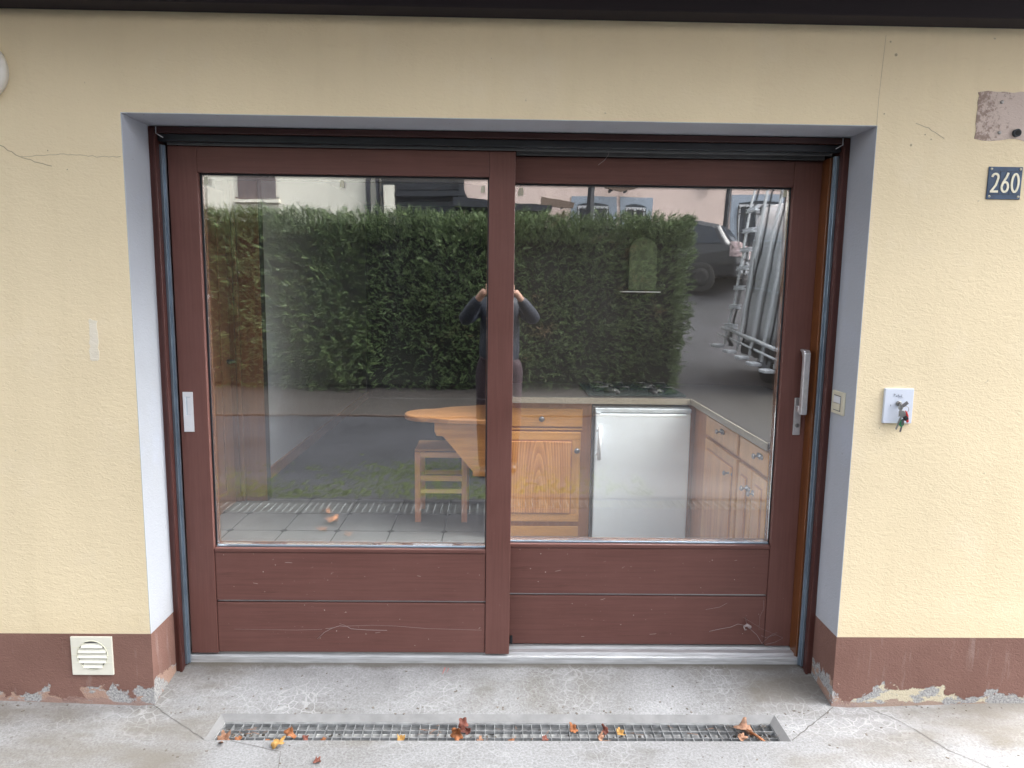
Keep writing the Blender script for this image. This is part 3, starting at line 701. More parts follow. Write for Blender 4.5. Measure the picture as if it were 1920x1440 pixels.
# frame plate with a round hole, built as a ring of quads out to the square
outer = []
inner = []
for k in range(n):
    a = 2*math.pi*(k+.5)/n; c_, s_ = math.cos(a), math.sin(a); inner.append((cx+r*c_, cz+r*s_))
    tt = min((x1-cx)/c_ if c_ > 0 else (x0-cx)/c_ if c_ < 0 else 9, (z1-cz)/s_ if s_ > 0 else (z0-cz)/s_ if s_ < 0 else 9)
    outer.append((cx+tt*c_, cz+tt*s_))
vs = [(p[0], -.006, p[1]) for p in outer]+[(p[0], -.006, p[1]) for p in inner]+[(p[0], 0.0, p[1]) for p in outer]+[(p[0], .0, p[1]) for p in inner]
fs = []
for k in range(n):
    j = (k+1) % n; fs += [(k, j, n+j, n+k), (2*n+k, 2*n+j, j, k), (n+k, n+j, 3*n+j, 3*n+k)]
mb.add(vs, fs)
for px_, pz_ in ((x0, z0), (x0, z1), (x1, z0), (x1, z1)):
    # close the corners
    near = sorted(range(n), key=lambda k: (outer[k][0]-px_)**2+(outer[k][1]-pz_)**2)[:2]
    mb.add([(outer[near[0]][0], -.006, outer[near[0]][1]), (outer[near[1]][0], -.006, outer[near[1]][1]), (px_, -.006, pz_),
            (outer[near[0]][0], 0, outer[near[0]][1]), (outer[near[1]][0], 0, outer[near[1]][1]), (px_, 0, pz_)], [(0, 1, 2), (0, 2, 5, 3), (1, 4, 5, 2)])
mb.build('vent_frame', M['vent'], vt, .0008, 1)
MB().lathe((cx, -.0006, cz), (0, -1, 0), [(0, r), (.0004, r*.99)], 40).build('vent_back', M['pewter'], vt)
mb = MB()
for i in range(6):
    z = cz-.046+i*.0195
    for half in (1,):
        zz = z; hw_ = math.sqrt(max(1e-5, r*r-(zz+.005-cz)**2))-.001
        if hw_ > .01:
            mb.add([(cx-hw_, -.009, zz-.003), (cx+hw_, -.009, zz-.003), (cx+hw_*.99, -.0015, zz+.0125), (cx-hw_*.99, -.0015, zz+.0125),
                    (cx-hw_, -.0078, zz-.003), (cx+hw_, -.0078, zz-.003), (cx+hw_*.99, -.0008, zz+.0115), (cx-hw_*.99, -.0008, zz+.0115)],
                   [(0, 1, 2, 3), (7, 6, 5, 4), (0, 4, 5, 1), (0, 3, 7, 4), (1, 5, 6, 2)])
mb.build('louvres', M['vent'], vt)
mb = MB(); mb.tube(ring((cx, -.0065, cz), r+.001, 0, (0, 1, 0), 40), .0012, 6)
for i in range(3):
    z = cz+.03-i*.03
    mb.box(x0+.002, cx-math.sqrt(r*r-(z-cz)**2)-.003, -.0066, -.0058, z-.0006, z+.0006); mb.box(cx+math.sqrt(r*r-(z-cz)**2)+.003, x1-.002, -.0066, -.0058, z-.0006, z+.0006)
mb.build('vent_ribs', M['tape'], vt)

# ------------------------------------------------------------------ ground by the door
def rise(x, y):
    z = 0
    hwid = 1.262+(.9*y if y < 0 else 0)
    if y > -.045 and abs(x) < 1.27: z = .037*(min(y, .19)+.045)/.223+max(0, y-.19)*.1
    k = min(1, max(0, (abs(x)-1.262)/.6)); z2 = k*.022*min(1, max(0, (y+.35)/.35))
    return z+z2 if abs(x) >= 1.262 else z
GX0, GX1, GY0, GY1 = -1.0, 1.030, -.199, -.045
def frange(a, b, st):
    k = max(1, int(round((b-a)/st))); return [a+(b-a)*i/k for i in range(k)]
xs = frange(-8, -3, .5)+frange(-3, XL-.001, .06)+[XL-.001]+frange(XL+.001, GX0, .05)+frange(GX0, GX1, .07)+frange(GX1, XR-.001, .05)+[XR-.001]+frange(XR+.001, 3, .06)+frange(3, 8, .5)+[8]
D2Y0, D2Y1 = -2.03, -1.76
ys = frange(-.78, GY0, .06)+frange(GY0, GY1, .05)+frange(GY1, .0, .015)+frange(.0, .19, .03)+[.19, .26]
mb = MB(); nx = len(xs)
vs = [(x, y, rise(x, y)) for y in ys for x in xs]; fs = []
for j in range(len(ys)-1):
    for i in range(nx-1):
        xc, yc = (xs[i]+xs[i+1])/2, (ys[j]+ys[j+1])/2
        if GX0 < xc < GX1 and GY0 < yc < GY1: continue
        if yc > .0 and abs(xc) > 1.27: continue
        fs.append((j*nx+i, j*nx+i+1, (j+1)*nx+i+1, (j+1)*nx+i))
mb.add(vs, fs, True); ap = mb.build('pavement', M['concrete'])
tag(ap, kind='structure')
mb = MB()
for a, b, c, d in ((-8, 8, D2Y1, -.781), (-8, -3.0, D2Y0, D2Y1), (3.0, 8, D2Y0, D2Y1), (-8, 8, -2.06, D2Y0)):
    mb.add([(a, c, -.002), (b, c, -.002), (b, d, -.002), (a, d, -.002)], [(0, 1, 2, 3)])
tag(mb.build('driveway_strip', M['asphalt']), kind='structure')
# seams cut in the concrete
M['seam'] = plain('seam_dirt', (.12, .115, .11), .95)
def seam(pts, wd=.0025):
    mb = MB(); q = []
    for i in range(len(pts)-1):
        a, b = Vector(pts[i]), Vector(pts[i+1]); k = max(2, int((b-a).length/.02))
        for j in range(k): q.append(a.lerp(b, j/k)+Vector((random.uniform(-.002, .002), random.uniform(-.002, .002))))
    q.append(Vector(pts[-1]))
    for i in range(len(q)-1):
        d = (q[i+1]-q[i]).normalized(); s_ = Vector((-d.y, d.x))*wd*random.uniform(.3, .7)
        P = [q[i]-s_, q[i]+s_, q[i+1]+s_, q[i+1]-s_]
        mb.add([(p.x, p.y, rise(p.x, p.y)+.0015) for p in P], [(0, 1, 2, 3)])
    o = mb.build('pavement_seam', M['seam'])
    tag(o, kind='structure')
seam([(XL-.004, -.004), (-1.15, -.085), (-1.003, -.196)]); seam([(XR+.004, -.004), (1.16, -.09), (1.034, -.196)], .003)
seam([(1.40, -.01), (1.48, -.10), (1.55, -.25), (1.66, -.36)], .002)
seam([(-.9, -.205), (-.72, -.26), (-.69, -.4)], .0015)

mb = MB()
for a, b, c_ in (((-.205, .205), (-.212, .165), .003), ((-.190, .20), (-.195, .175), .0015)):
    d = (Vector(b)-Vector(a)).normalized(); q = Vector((-d.y, d.x))*c_
    mb.add([(p.x, p.y, rise(p.x, p.y)+.0016) for p in (Vector(a)-q, Vector(a)+q, Vector(b)+q*.3, Vector(b)-q*.3)], [(0, 1, 2, 3)])
M['redmark'] = plain('red_crayon', (.42, .16, .15), .9)
tag(mb.build('crayon_mark', M['redmark']), 'faint red crayon mark on the concrete below the sill', 'mark')
def leaf_mesh(sz, seed, lobes=5):
    r_ = random.Random(seed); pts = []
    k = 26
    for i in range(k):
        a = 2*math.pi*i/k
        rad = sz*(.55+.33*abs(math.sin(lobes*a/2+.4))+r_.uniform(-.08, .08))*(1.15 if abs(a-math.pi/2) < .5 else .9)
        pts.append((rad*math.cos(a)*.8, rad*math.sin(a)))
    vs = [(0, 0, sz*.06)]; c1, c2, ph = r_.uniform(.3, .9), r_.uniform(-.3, .9), r_.uniform(0, 6)
    for f in (.5, 1.):
        for x, y in pts: vs.append((x*f, y*f, (c1*(x*f)**2+c2*(y*f)**2)/sz*1.2+.12*sz*f*math.sin(3*math.atan2(y, x)+ph)+sz*.06))
    fs = [(0, 1+i, 1+(i+1) % k) for i in range(k)]+[(1+i, 1+k+i, 1+k+(i+1) % k, 1+(i+1) % k) for i in range(k)]
    return vs, fs
def leaf(x, y, z, sz, m, label, seed, tilt=(0, 0), curl=1.0, grp='fallen leaves by the drain', cat='leaf', lobes=5):
    vs, fs = leaf_mesh(sz, seed, lobes)
    rot = Matrix.Rotation(random.Random(seed).uniform(0, 6.28), 3, 'Z'); rx = Matrix.Rotation(tilt[0], 3, 'X')@Matrix.Rotation(tilt[1], 3, 'Y')
    V = []
    for v in vs:
        p = rx@rot@Vector((v[0], v[1], v[2]*curl)); V.append(p)
    mz = min(p.z for p in V)
    me = MB().add([(p.x, p.y, p.z-mz) for p in V], fs, True)
    o = me.build('fallen_leaf', m); o.location = (x, y, z)
    so_ = o.modifiers.new('solid', 'SOLIDIFY'); so_.thickness = .0006
    return tag(o, label, cat, grp)

def drain(nm, label, x0, x1, y0, y1, zt, recess, barp, lin, big=True):
    t = thing(nm, ((x0+x1)/2, (y0+y1)/2, zt-.1), label, 'drain')
    bv = .029; zi = zt-recess
    # bevelled edge on back and ends, straight edge in front
    mb = MB()
    a, b = [(x0, y0), (x1, y0), (x1, y1), (x0, y1)], [(x0+bv*.8, y0+.004), (x1-bv*.9, y0+.004), (x1-bv*.9, y1-bv), (x0+bv*.8, y1-bv)]
    zc = zi-.026
    for i in range(4):
        j = (i+1) % 4
        mb.add([(*a[i], zt+(.0 if i else 0)), (*a[j], zt), (*b[j], zi+.004), (*b[i], zi+.004)], [(0, 1, 2, 3)])
        mb.add([(*b[i], zi+.004), (*b[j], zi+.004), (*b[j], zc), (*b[i], zc)], [(0, 1, 2, 3)])
    mb.add([(*p, zc) for p in b], [(0, 1, 2, 3)])
    mb.build('channel', M['channel'] if big else M['asphalt'], t)
    bb = MB()
    for i in range(4):
        j = (i+1) % 4
        bb.add([(*a[i], zt+.0006), (*a[j], zt+.0006), (*b[j], zi+.0046), (*b[i], zi+.0046)], [(0, 1, 2, 3)])
    bb.build('bevelled_kerb', M['bevel'] if big else M['asphalt'], t)
    X0, X1, Y0_, Y1_ = b[0][0]+.002, b[1][0]-.002, b[0][1]+.002, b[2][1]-.002
    gm = MB()
    n = int((X1-X0)/barp)
    for i in range(n+1):
        x = X0+(X1-X0)*i/n; lean = 0
        gm.box(x-.0012, x+.0012, Y0_, Y1_, zi-.018, zi)
    for k in range(lin+1):
        y = Y0_+(Y1_-Y0_)*k/lin; gm.box(X0, X1, y-.0012, y+.0012, zi-.012, zi-.0003)
    gm.build('grating', M['galv'], t)
    return t, zi
M['bevel'] = plain('smooth_cement', (.22, .222, .227), .8, 0, .16, 14, .15)
M['channel'] = plain('lightened_channel', (.46, .465, .47), .85, 0, .35, 22, .2)  # colour raised to offset the shade of the grating bars
M['galv'] = plain('galvanised_grating', (.25, .26, .27), .55, .3, .5, 28)
d1, dz = drain('drain_channel', 'long galvanised grating drain set in concrete below the door sill', GX0, GX1, GY0, GY1, .0, .019, .0335, 3)
d2, dz2 = drain('drain_channel', 'second drain grating across the drive, seen only as a reflection in the glass', -3, 3, D2Y0, D2Y1, -.002, .012, .05, 6, big=False)
M['silt'] = plain('silt_and_needles', (.17, .15, .13), .95, 0, .5, 90, .5)
LZ = dz+.001
LV = [(-.943, -.178, LZ, .034, 'leaf_d', 'curled pinkish-brown leaf in the left corner of the drain', (.5, .3), 2.),
      (-.895, -.170, LZ, .018, 'leaf_a', 'small orange leaf crumb next to the curled leaf at the drain end', (.1, .2), 1.),
      (-.722, -.150, LZ, .028, 'leaf_a', 'orange-red leaf folded on the left third of the drain grating', (.6, -.2), 2.),
      (-.663, -.168, LZ, .018, 'leaf_c', 'small dark reddish leaf right of the folded orange leaf', (.3, .3), 1.5),
      (-.598, -.178, LZ, .014, 'leaf_a', 'tiny orange leaf standing on the front bar of the drain', (.9, .3), 2.),
      (-.79, -.183, LZ, .013, 'leaf_a', 'tiny orange crumb of leaf at the front edge left of the centre', (.3, .3), 1.),
      (-.735, -.235, .001, .030, 'leaf_b', 'pale ochre lobed leaf lying on the concrete before the drain', (.25, -.1), 2.),
      (-.584, -.314, .001, .017, 'leaf_c', 'small brown leaf on the bare concrete near the bottom edge', (.2, .5), 2.),
      (-.332, -.172, LZ, .024, 'leaf_b', 'ochre leaf lying half inside the drain grating left of the centre', (.4, .2), 1.7),
      (-.138, -.150, LZ, .034, 'leaf_a', 'tall orange-brown leaf standing upright at the middle of the drain', (1.25, .1), 1.4),
      (-.118, -.105, LZ, .030, 'leaf_c', 'dark brown leaf behind the upright leaf at the middle of the drain', (.8, .2), 1.5),
      (-.095, -.125, LZ, .020, 'leaf_c', 'deep red leaf beside the upright leaf at the middle of the drain', (.9, -.4), 1.5),
      (-.055, -.182, LZ, .020, 'leaf_d', 'flat tan leaf right of the upright leaf', (.2, .1), 1.),
      (.055, -.182, LZ, .018, 'leaf_a', 'small flat orange leaf at the front bar near the middle of the drain', (.1, .1), 1.),
      (.172, -.180, LZ, .020, 'leaf_c', 'dark maroon leaf stuck in the grating right of the centre', (.6, .3), 1.5),
      (.278, -.110, LZ, .024, 'leaf_a', 'brown-orange leaf at the back edge of the drain', (.7, .1), 1.5),
      (.366, -.165, LZ, .020, 'leaf_d', 'pinkish leaf standing between the two right-hand ochre leaves', (.9, .5), 1.5),
      (.395, -.120, LZ, .020, 'leaf_c', 'dark folded leaf left of the bright ochre leaf', (.8, -.3), 1.5),
      (.442, -.130, LZ, .023, 'leaf_b', 'bright ochre leaf on the right half of the drain', (.5, .1), 1.6),
      (.895, -.120, LZ, .046, 'leaf_d', 'large pale dry leaf on the debris at the right end of the drain', (.3, .35), 1.4),
      (.865, -.165, LZ, .024, 'leaf_d', 'small curled leaf below the large pale leaf at the drain end', (.9, .3), 2.)]
for i, (x, y, z, sz, mm, lb, tl, cu) in enumerate(LV): leaf(x, y, z, sz, M[mm], lb, 40+i, tl, cu)
for i, (x, y, sz) in enumerate([(-1.17, -1.74, .05), (-1.10, -1.56, .07), (-1.115, -1.37, .045), (-.94, -1.29, .04)]):
    leaf(x, y, .002, sz, M['leaf_a'], 'fallen orange leaf on the drive, mirrored over the floor tiles', 80+i, (.2, .2), 1., 'leaves mirrored on the drive')
# twigs and dirt at the right end of the drain
tw = thing('twig_litter', (.93, -.15, dz), 'tangle of twigs and dry stalks caught in the right end of the drain', 'twigs')
mb = MB(); r_ = random.Random(5)
for i in range(46):
    x, y = r_.uniform(.80, .985), r_.uniform(-.19, -.09); a = r_.uniform(0, 6.28); l_ = r_.uniform(.01, .035)
    mb.tube([(x, y, dz+r_.uniform(0, .008)), (x+l_*.5*math.cos(a), y+l_*.5*math.sin(a), dz+r_.uniform(.002, .016)), (x+l_*math.cos(a+.4), y+l_*math.sin(a+.4), dz+r_.uniform(0, .01))], r_.uniform(.0004, .0011), 5)
mb.build('fine_twigs', M['silt'], tw)
MB().tube([(.90, -.125, dz+.012), (.925, -.15, dz+.008), (.945, -.185, dz+.006)], [.006, .0045, .005], 8).build('thick_stalk', M['leaf_a'], tw)
tw2 = thing('twig_litter', (-.9, -.13, dz), 'thin straws and twigs caught in the left half of the drain', 'twigs')
mb = MB()
for i in range(34):
    x, y = r_.choice([r_.uniform(-.96, -.8), r_.uniform(-.3, .1), r_.uniform(.1, .8)]), r_.uniform(-.19, -.08); a = r_.uniform(0, 6.28); l_ = r_.uniform(.015, .05)
    mb.tube([(x, y, dz+.002), (x+l_*math.cos(a), y+l_*.5*math.sin(a), dz+r_.uniform(0, .008))], r_.uniform(.0004, .0009), 5)
mb.build('fine_twigs', M['leaf_d'], tw2)
mb = MB()
for i in range(260):
    x = r_.choice([r_.uniform(-.97, .99), r_.gauss(-.88, .06), r_.gauss(.9, .07), r_.gauss(-.1, .08)]); x = max(-.965, min(.99, x)); y = r_.uniform(-.19, -.08)
    q = r_.uniform(.002, .008); mb.lathe((x, y, dz-.0245), (0, 0, 1), [(0, q), (q*.5, q*.8), (q*.8, q*.3)], 6)
tag(mb.build('silt', M['silt']), 'brown silt and crumbled leaves lying in the drain under the grating', 'silt', kind='stuff')
mb = MB()
for i in range(150):
    x, y = r_.uniform(-1.9, 1.9), r_.choice([r_.uniform(-.4, .22), r_.uniform(-.06, .0)])
    if GX0 < x < GX1 and GY0 < y < GY1: continue
    if y > 0 and abs(x) > 1.2: continue
    s_ = r_.uniform(.001, .0032); z = rise(x, y)
    mb.obox((x, y, z+.0008), (math.cos(i), math.sin(i), 0), (-math.sin(i), math.cos(i), 0), (0, 0, 1), s_*1.6, s_, .0008)
tag(mb.build('grit', M['silt']), 'dark specks of grit and crumbs strewn on the concrete', 'grit', kind='stuff')

# ------------------------------------------------------------------ terrain behind the camera
def tz(y, x=0):
    t = -y-5
    if y > -2.062: return -.16
    def f(a, t):
        if t <= 0: return -.003
        return a*min(t, 12)+.0155*min(t, 12)**2+max(0, t-12)*.05
    k = min(1, max(0, (x-2.4)/.9)); k = k*k*(3-2*k)
    return k*f(.06, t)+(1-k)*f(.12, t-1.3)
mb = MB(); ys = [80, 20, -1.0, -2.061, -2.063, -3, -4, -5]+[-5-.5*i for i in range(1, 30)]+[-22, -30, -60, -140]
xs = [-140, -40, -20]+[-14+2*i for i in range(8)]+[2.4, 2.7, 3.0, 3.3, 4, 6, 8, 12, 20, 40, 140]
vs = [(x, y, tz(y, x)) for y in ys for x in xs]; nx = len(xs)
mb.add(vs, [(j*nx+i, (j+1)*nx+i, (j+1)*nx+i+1, j*nx+i+1) for j in range(len(ys)-1) for i in range(nx-1)], True)
tag(mb.build('driveway', M['asphalt']), kind='structure')
# moss along the drain and soil under the hedge
mb = MB(); r_ = random.Random(11)
for i in range(1700):
    x = r_.uniform(-2.6, 1.2); y = -2.12-abs(r_.gauss(0, .35))*(.6+.5*math.sin(x*2.1)**2)
    if r_.random() < .25: y = -2.9+r_.gauss(0, .22); x = r_.gauss(-.7, .5)
    s_ = r_.uniform(.008, .028)
    mb.lathe((x, y, -.006), (0, 0, 1), [(0, s_), (.007, s_*.7)], 6)
tag(mb.build('moss', M['moss']), 'low green moss patches on the drive, mirrored in the left pane', 'moss', kind='stuff')
mb = MB(); xs2 = [-9+.4*i for i in range(31)]; yb = [-5.46, -5.47, -6, -6.5, -7, -7.6, -8.4]
vs = [(min(x, 2.3), y, tz(y)+(.012 if y < -5.465 else 0)+r_.uniform(0, .012)) for y in yb for x in xs2]
mb.add(vs, [(j*31+i, (j+1)*31+i, (j+1)*31+i+1, j*31+i+1) for j in range(len(yb)-1) for i in range(30)])
tag(mb.build('planting_bed', M['soil']), kind='structure')
MB().box(-9, 2.3, -5.455, -5.42, -.05, .018).build('bed_edging', M['bark'])
tag(bpy.data.objects['bed_edging'], 'low dark timber edging strip in front of the planting bed', 'edging')

# ------------------------------------------------------------------ hedge
import numpy as np
def hedge():
    rg = np.random.default_rng(4)
    t = thing('hedge', (-2.5, -7.4, .2), 'tall clipped dark green conifer hedge behind the drive, mirrored in the glass', 'hedge')
    x0, x1, yf, yb, z0, z1 = -8.5, 2.72, -6.85, -8.1, .06, 2.58
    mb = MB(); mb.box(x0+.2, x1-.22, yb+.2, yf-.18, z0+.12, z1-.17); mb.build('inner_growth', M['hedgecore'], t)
    V, F = [], []
    def frond(p, d, L, wd):
        d = d/np.linalg.norm(d); s = np.cross(d, [0.3, .2, 1.]); s /= np.linalg.norm(s); nn = np.cross(d, s)
        tw_ = rg.uniform(-1.2, 1.2); s = s*np.cos(tw_)+nn*np.sin(tw_)
        droop = np.array([0, 0, rg.uniform(-.25, .15)])*L
        # central blade and side sprays
        def blade(a, dv, l, w_):
            sv = np.cross(dv, rg.normal(size=3)); sv /= np.linalg.norm(sv)+1e-9
            o = len(V); V.extend([a-sv*w_*.5, a+sv*w_*.5, a+dv*l*.6+sv*w_*.4, a+dv*l+droop*l/L, ]); F.append((o, o+1, o+2, o+3))
        blade(p, d, L, wd)
        for k in range(5):
            f = .15+.17*k
            for sg in (-1, 1):
                dv = d*.75+s*sg*.8+rg.normal(size=3)*.12; dv /= np.linalg.norm(dv)
                blade(p+d*L*f, dv, L*(.5-.07*k)*rg.uniform(.7, 1.2), wd*.75)
    def lump(x, z): return .09*math.sin(x*2.3+z*1.7)+.06*math.sin(x*5.1-z*3.3+1)+.04*math.sin(x*9+z*7)
    # front
    nF = 14500
    for i in range(nF):
        x = rg.uniform(-5.2, x1-.05) if i > 600 else rg.uniform(x0, -5.2)
        z = z0+(z1-z0)*rg.uniform(0, 1)
        if z < .45 and rg.random() < .25+.3*math.sin(x*3.1): continue
        dep = rg.uniform(0, .16)
        taper = .12*max(0, 1-(z-z0)/1.0) if x > 2.3 else 0
        p = np.array([x-taper, yf+lump(x, z)*.7-dep-.05-.1*max(0, .9-z), z])
        d = np.array([rg.normal()*.45+.35*(x+.9)/3.6, .75+rg.random()*.3, .25+.35*(z-1.2)+rg.normal()*.35])
        frond(p, d, rg.uniform(.06, .15) if i % 14 else rg.uniform(.15, .24), .0075)
    for i in range(6000):   # top
        x = rg.uniform(-5.2, x1-.05); y = rg.uniform(yb, yf) if i % 2 else yf-abs(rg.normal())*.15
        p = np.array([x, y, z1-.12+.03*math.sin(x*4)+rg.uniform(-.30, .05)])
        frond(p, np.array([rg.normal()*.4, .35+rg.normal()*.3, 1.]), rg.uniform(.07, .17) if i % 9 else rg.uniform(.16, .26), .008)
    for i in range(2600):   # right end
        z = z0+(z1-z0)*rg.uniform(0, 1); y = rg.uniform(yb, yf)
        p = np.array([x1-.12-.14*max(0, 1-(z-z0)/1.2)+lump(y, z)*.5-rg.uniform(0, .1), y, z])
        frond(p, np.array([.9, rg.normal()*.35, .35+rg.normal()*.35]), rg.uniform(.07, .16), .009)
    for i in range(500):   # back
        p = np.array([rg.uniform(x0, x1), yb+.1, rg.uniform(z0, z1)])
        frond(p, np.array([rg.normal()*.4, -.9, .4]), .25, .03)
    mb = MB(); mb.v = [tuple(v) for v in V]; mb.f = F; mb.sm = [False]*len(F)
    me = bpy.data.meshes.new('foliage'); o = Vector(t['_w'])
    me.from_pydata([(v[0]-o.x, v[1]-o.y, v[2]-o.z) for v in V], [], F); me.materials.append(M['foliage'])
    ob = bpy.data.objects.new('foliage', me); C.objects.link(ob); ob.parent = t
    r_ = random.Random(2)
    x = -8.2
    while x < 2.5:
        r0 = r_.uniform(.035, .06); yy = -7.25+r_.uniform(-.1, .1)
        MB().tube([(x, yy, .1), (x+.03, yy+.02, .5), (x+r_.uniform(-.08, .08), yy, 1.1)], [r0*1.3, r0, r0*.6], 8).build('trunk', M['bark'], t)
        x += r_.uniform(.45, .7)
hedge()

# ------------------------------------------------------------------ houses across the way
def window(t, x0, x1, z0, z1, y, sur=.18, shut=False, bars=True, arch=.08):
    """opening on a wall facing +y, at plane y"""
    if shut:
        MB().box(x0, (x0+x1)/2-.008, y, y+.05, z0, z1).box((x0+x1)/2+.008, x1, y, y+.05, z0, z1).build('shutter', M['shutter'], t, .006)
        MB().box(x0-.10, x1+.10, y, y+.14, z0-.10, z0-.02).build('window_sill', M['cream'], t)
        for x in (x0-.09, x1+.02): MB().box(x, x+.07, y, y+.05, z0+.02, z0+.06).build('shutter_catch', M['shutter'], t)
        return
    n = 12; ap = [(x0+sur+(x1-x0-2*sur)*i/n, z1-sur-arch*(2*i/n-1)**2) for i in range(n+1)]
    poly = [(x0, z0-.1), (x0, z1), (x1, z1), (x1, z0-.1), (x1-sur, z0-.1)]+ap[::-1]+[(x0+sur, z0-.1)]
    # surround as strips so the hole stays open
    mb = MB(); mb.box(x0, x0+sur, y, y+.03, z0-.1, z1-.001); mb.box(x1-sur, x1, y, y+.03, z0-.1, z1-.001)
    for i in range(n):
        a, b = ap[i], ap[i+1]; mb.add([(a[0], y+.03, a[1]), (b[0], y+.03, b[1]), (b[0], y+.03, z1), (a[0], y+.03, z1), (a[0], y-.1, a[1]), (b[0], y-.1, b[1])], [(0, 1, 2, 3), (0, 4, 5, 1)])
    f = mb.build('window_surround', M['bluegrey'], t)
    o = MB().box(x0+sur, x1-sur, y-.02, y+.004, z0-.1, z1-sur+.0).build('pane', M['winglass'], f)
    mb = MB(); xm = (x0+x1)/2
    for a, b in ((x0+sur, xm), (xm, x1-sur)):
        mb.box(a, a+.05, y+.006, y+.026, z0-.1, z1-sur-.09); mb.box(b-.05, b, y+.006, y+.026, z0-.1, z1-sur-.09)
        mb.box(a+.05, b-.05, y+.006, y+.026, z1-sur-.15, z1-sur-.09)
    mb.build('sash', M['whitepaint'], f)
    if bars:
        mb = MB(); k = 7
        for i in range(k+1): xx = x0+sur+(x1-x0-2*sur)*i/k; mb.tube([(xx, y+.06, z0-.1), (xx, y+.06, z1-sur-.12)], .012, 6)
        for z in (z0+.2, z1-sur-.2, z1-sur-.35): mb.box(x0+sur, x1-sur, y+.05, y+.07, z-.012, z+.012)
        mb.build('grille', M['iron'], f)
HY = -17.0
ch = thing('cream_house', (-8, HY-3, 2.4), 'cream rendered house with a closed brown shutter, mirrored at upper left', 'house')
B(-14, -3.25, HY-8, HY, 1.6, 8.2).build('house_walls', M['cream'], ch)
MB().prism([(-14.4, 8.1), (-8.6, 11.0), (-2.9, 8.1), (-2.9, 8.3), (-8.6, 11.25), (-14.4, 8.3)], HY-8.5, HY+.7, 'y').build('roof', M['rooft'], ch)
window(ch, -7.18, -6.13, 3.87, 5.2, HY+.0, shut=True); window(ch, -11.5, -10.4, 3.87, 5.2, HY, shut=True)
window(ch, -7.18, -6.13, 6.3, 7.5, HY, shut=True)
for x in (-3.62, -3.40):
    MB().tube([(x, HY+.12, 1.8), (x, HY+.12, 8.0)], .055, 14).tube([(x, HY+.12, 4.38), (x, HY+.12, 4.44)], .065, 14).build('downpipe', M['zinc'], ch)
cp = thing('timber_carport', (-2.2, HY+.5, 2.4), 'black stained timber carport between the cream and the pink house', 'carport')
mb = MB()
for i in range(9): mb.box(-3.2, -1.15, HY-.1-.02*(i % 2), HY+.1, 3.0+i*.30, 3.0+i*.30+.285)
mb.build('boarding', M['navy'], cp)
for x in (-3.18, -1.10): B(x-.07, x+.07, HY+.12, HY+.26, 2.2, 5.6).build('post', M['navy'], cp, .01)
B(-3.3, -1.0, HY+.1, HY+.3, 4.0, 4.12).build('beam', M['navy'], cp, .01)
MB().prism([(-1.1, 4.1), (-.78, 3.55), (-.72, 3.58), (-1.02, 4.15)], HY+.15, HY+.25).build('brace', M['navy'], cp)
MB().prism([(-3.5, 5.5), (-.9, 5.5), (-.9, 5.75), (-3.5, 5.9)], HY-4, HY+.8).build('roof', M['navy'], cp)
B(-3.18, -2.88, HY+.15, HY+.35, 2.0, 4.28).build('white_pier', M['cream'], cp)
ph = thing('pink_house', (5, HY-3, 2.6), 'pink rendered house with blue-grey window surrounds, mirrored at upper right', 'house')
B(-1.05, 16, HY-8, HY, 1.6, 8.6).build('house_walls', M['pink'], ph)
MB().prism([(-1.6, 8.5), (7.5, 11.8), (16.6, 8.5), (16.6, 8.7), (7.5, 12.05), (-1.6, 8.7)], HY-8.5, HY+.7, 'y').build('roof', M['rooft'], ph)
window(ph, 1.96, 3.15, 3.0, 4.11, HY, arch=.06); window(ph, 3.25, 4.20, 3.0, 4.12, HY, arch=.05); window(ph, 6.44, 7.9, 3.0, 4.23, HY, arch=.05)
window(ph, 2.1, 3.1, 5.6, 7.0, HY, bars=False); window(ph, 6.5, 7.6, 5.6, 7.0, HY, bars=False)
for a, b in (((2.46, HY+.6, 5.6), (2.28, HY+1.4, 2.6)), ((6.22, HY+.6, 5.4), (5.75, HY+1.6, 2.4))):
    MB().tube([a, b], .085, 4, False).build('balcony_strut', M['navy'], ph)
B(5.58, 5.80, HY, HY+.16, 4.42, 4.75).build('wall_lantern', M['navy'], ph, .02)
MB().prism([(-1.2, 3.62), (1.25, 3.50), (1.3, 3.66), (-1.2, 3.82)], HY+.4, HY+1.6).build('lean_to_roof', M['navy'], ph)
B(-1.0, 1.2, HY+.5, HY+.6, 2.2, 3.6).build('lean_to_wall', M['navy'], ph)
def rustic(label, pts, y, x):
    t = thing('wooden_sign', (x, y, 3), label, 'sign', 'rustic wooden signs')
    MB().prism(pts, y, y+.07).build('carved_board', M['rustic'], t, .008)
    xs_ = [p[0] for p in pts]; zs_ = [p[1] for p in pts]
    for xx in (min(xs_)+.2*(max(xs_)-min(xs_)), min(xs_)+.6*(max(xs_)-min(xs_))): B(xx-.03, xx+.03, y-.4, y, min(zs_)+.02, min(zs_)+.08).build('bracket', M['iron'], t)
rustic('weathered plank sign low on the pink house above the hedge', [(1.02, 3.78), (1.05, 4.02), (1.5, 3.95), (1.85, 3.90), (2.02, 3.86), (1.98, 3.70), (1.6, 3.72), (1.3, 3.75)], HY+.5, 1.5)
rustic('arrow-shaped plank sign high between the two barred windows', [(2.78, 4.26), (2.75, 4.62), (3.5, 4.62), (3.78, 4.33), (3.6, 4.26), (3.2, 4.18)], HY+.5, 3.2)

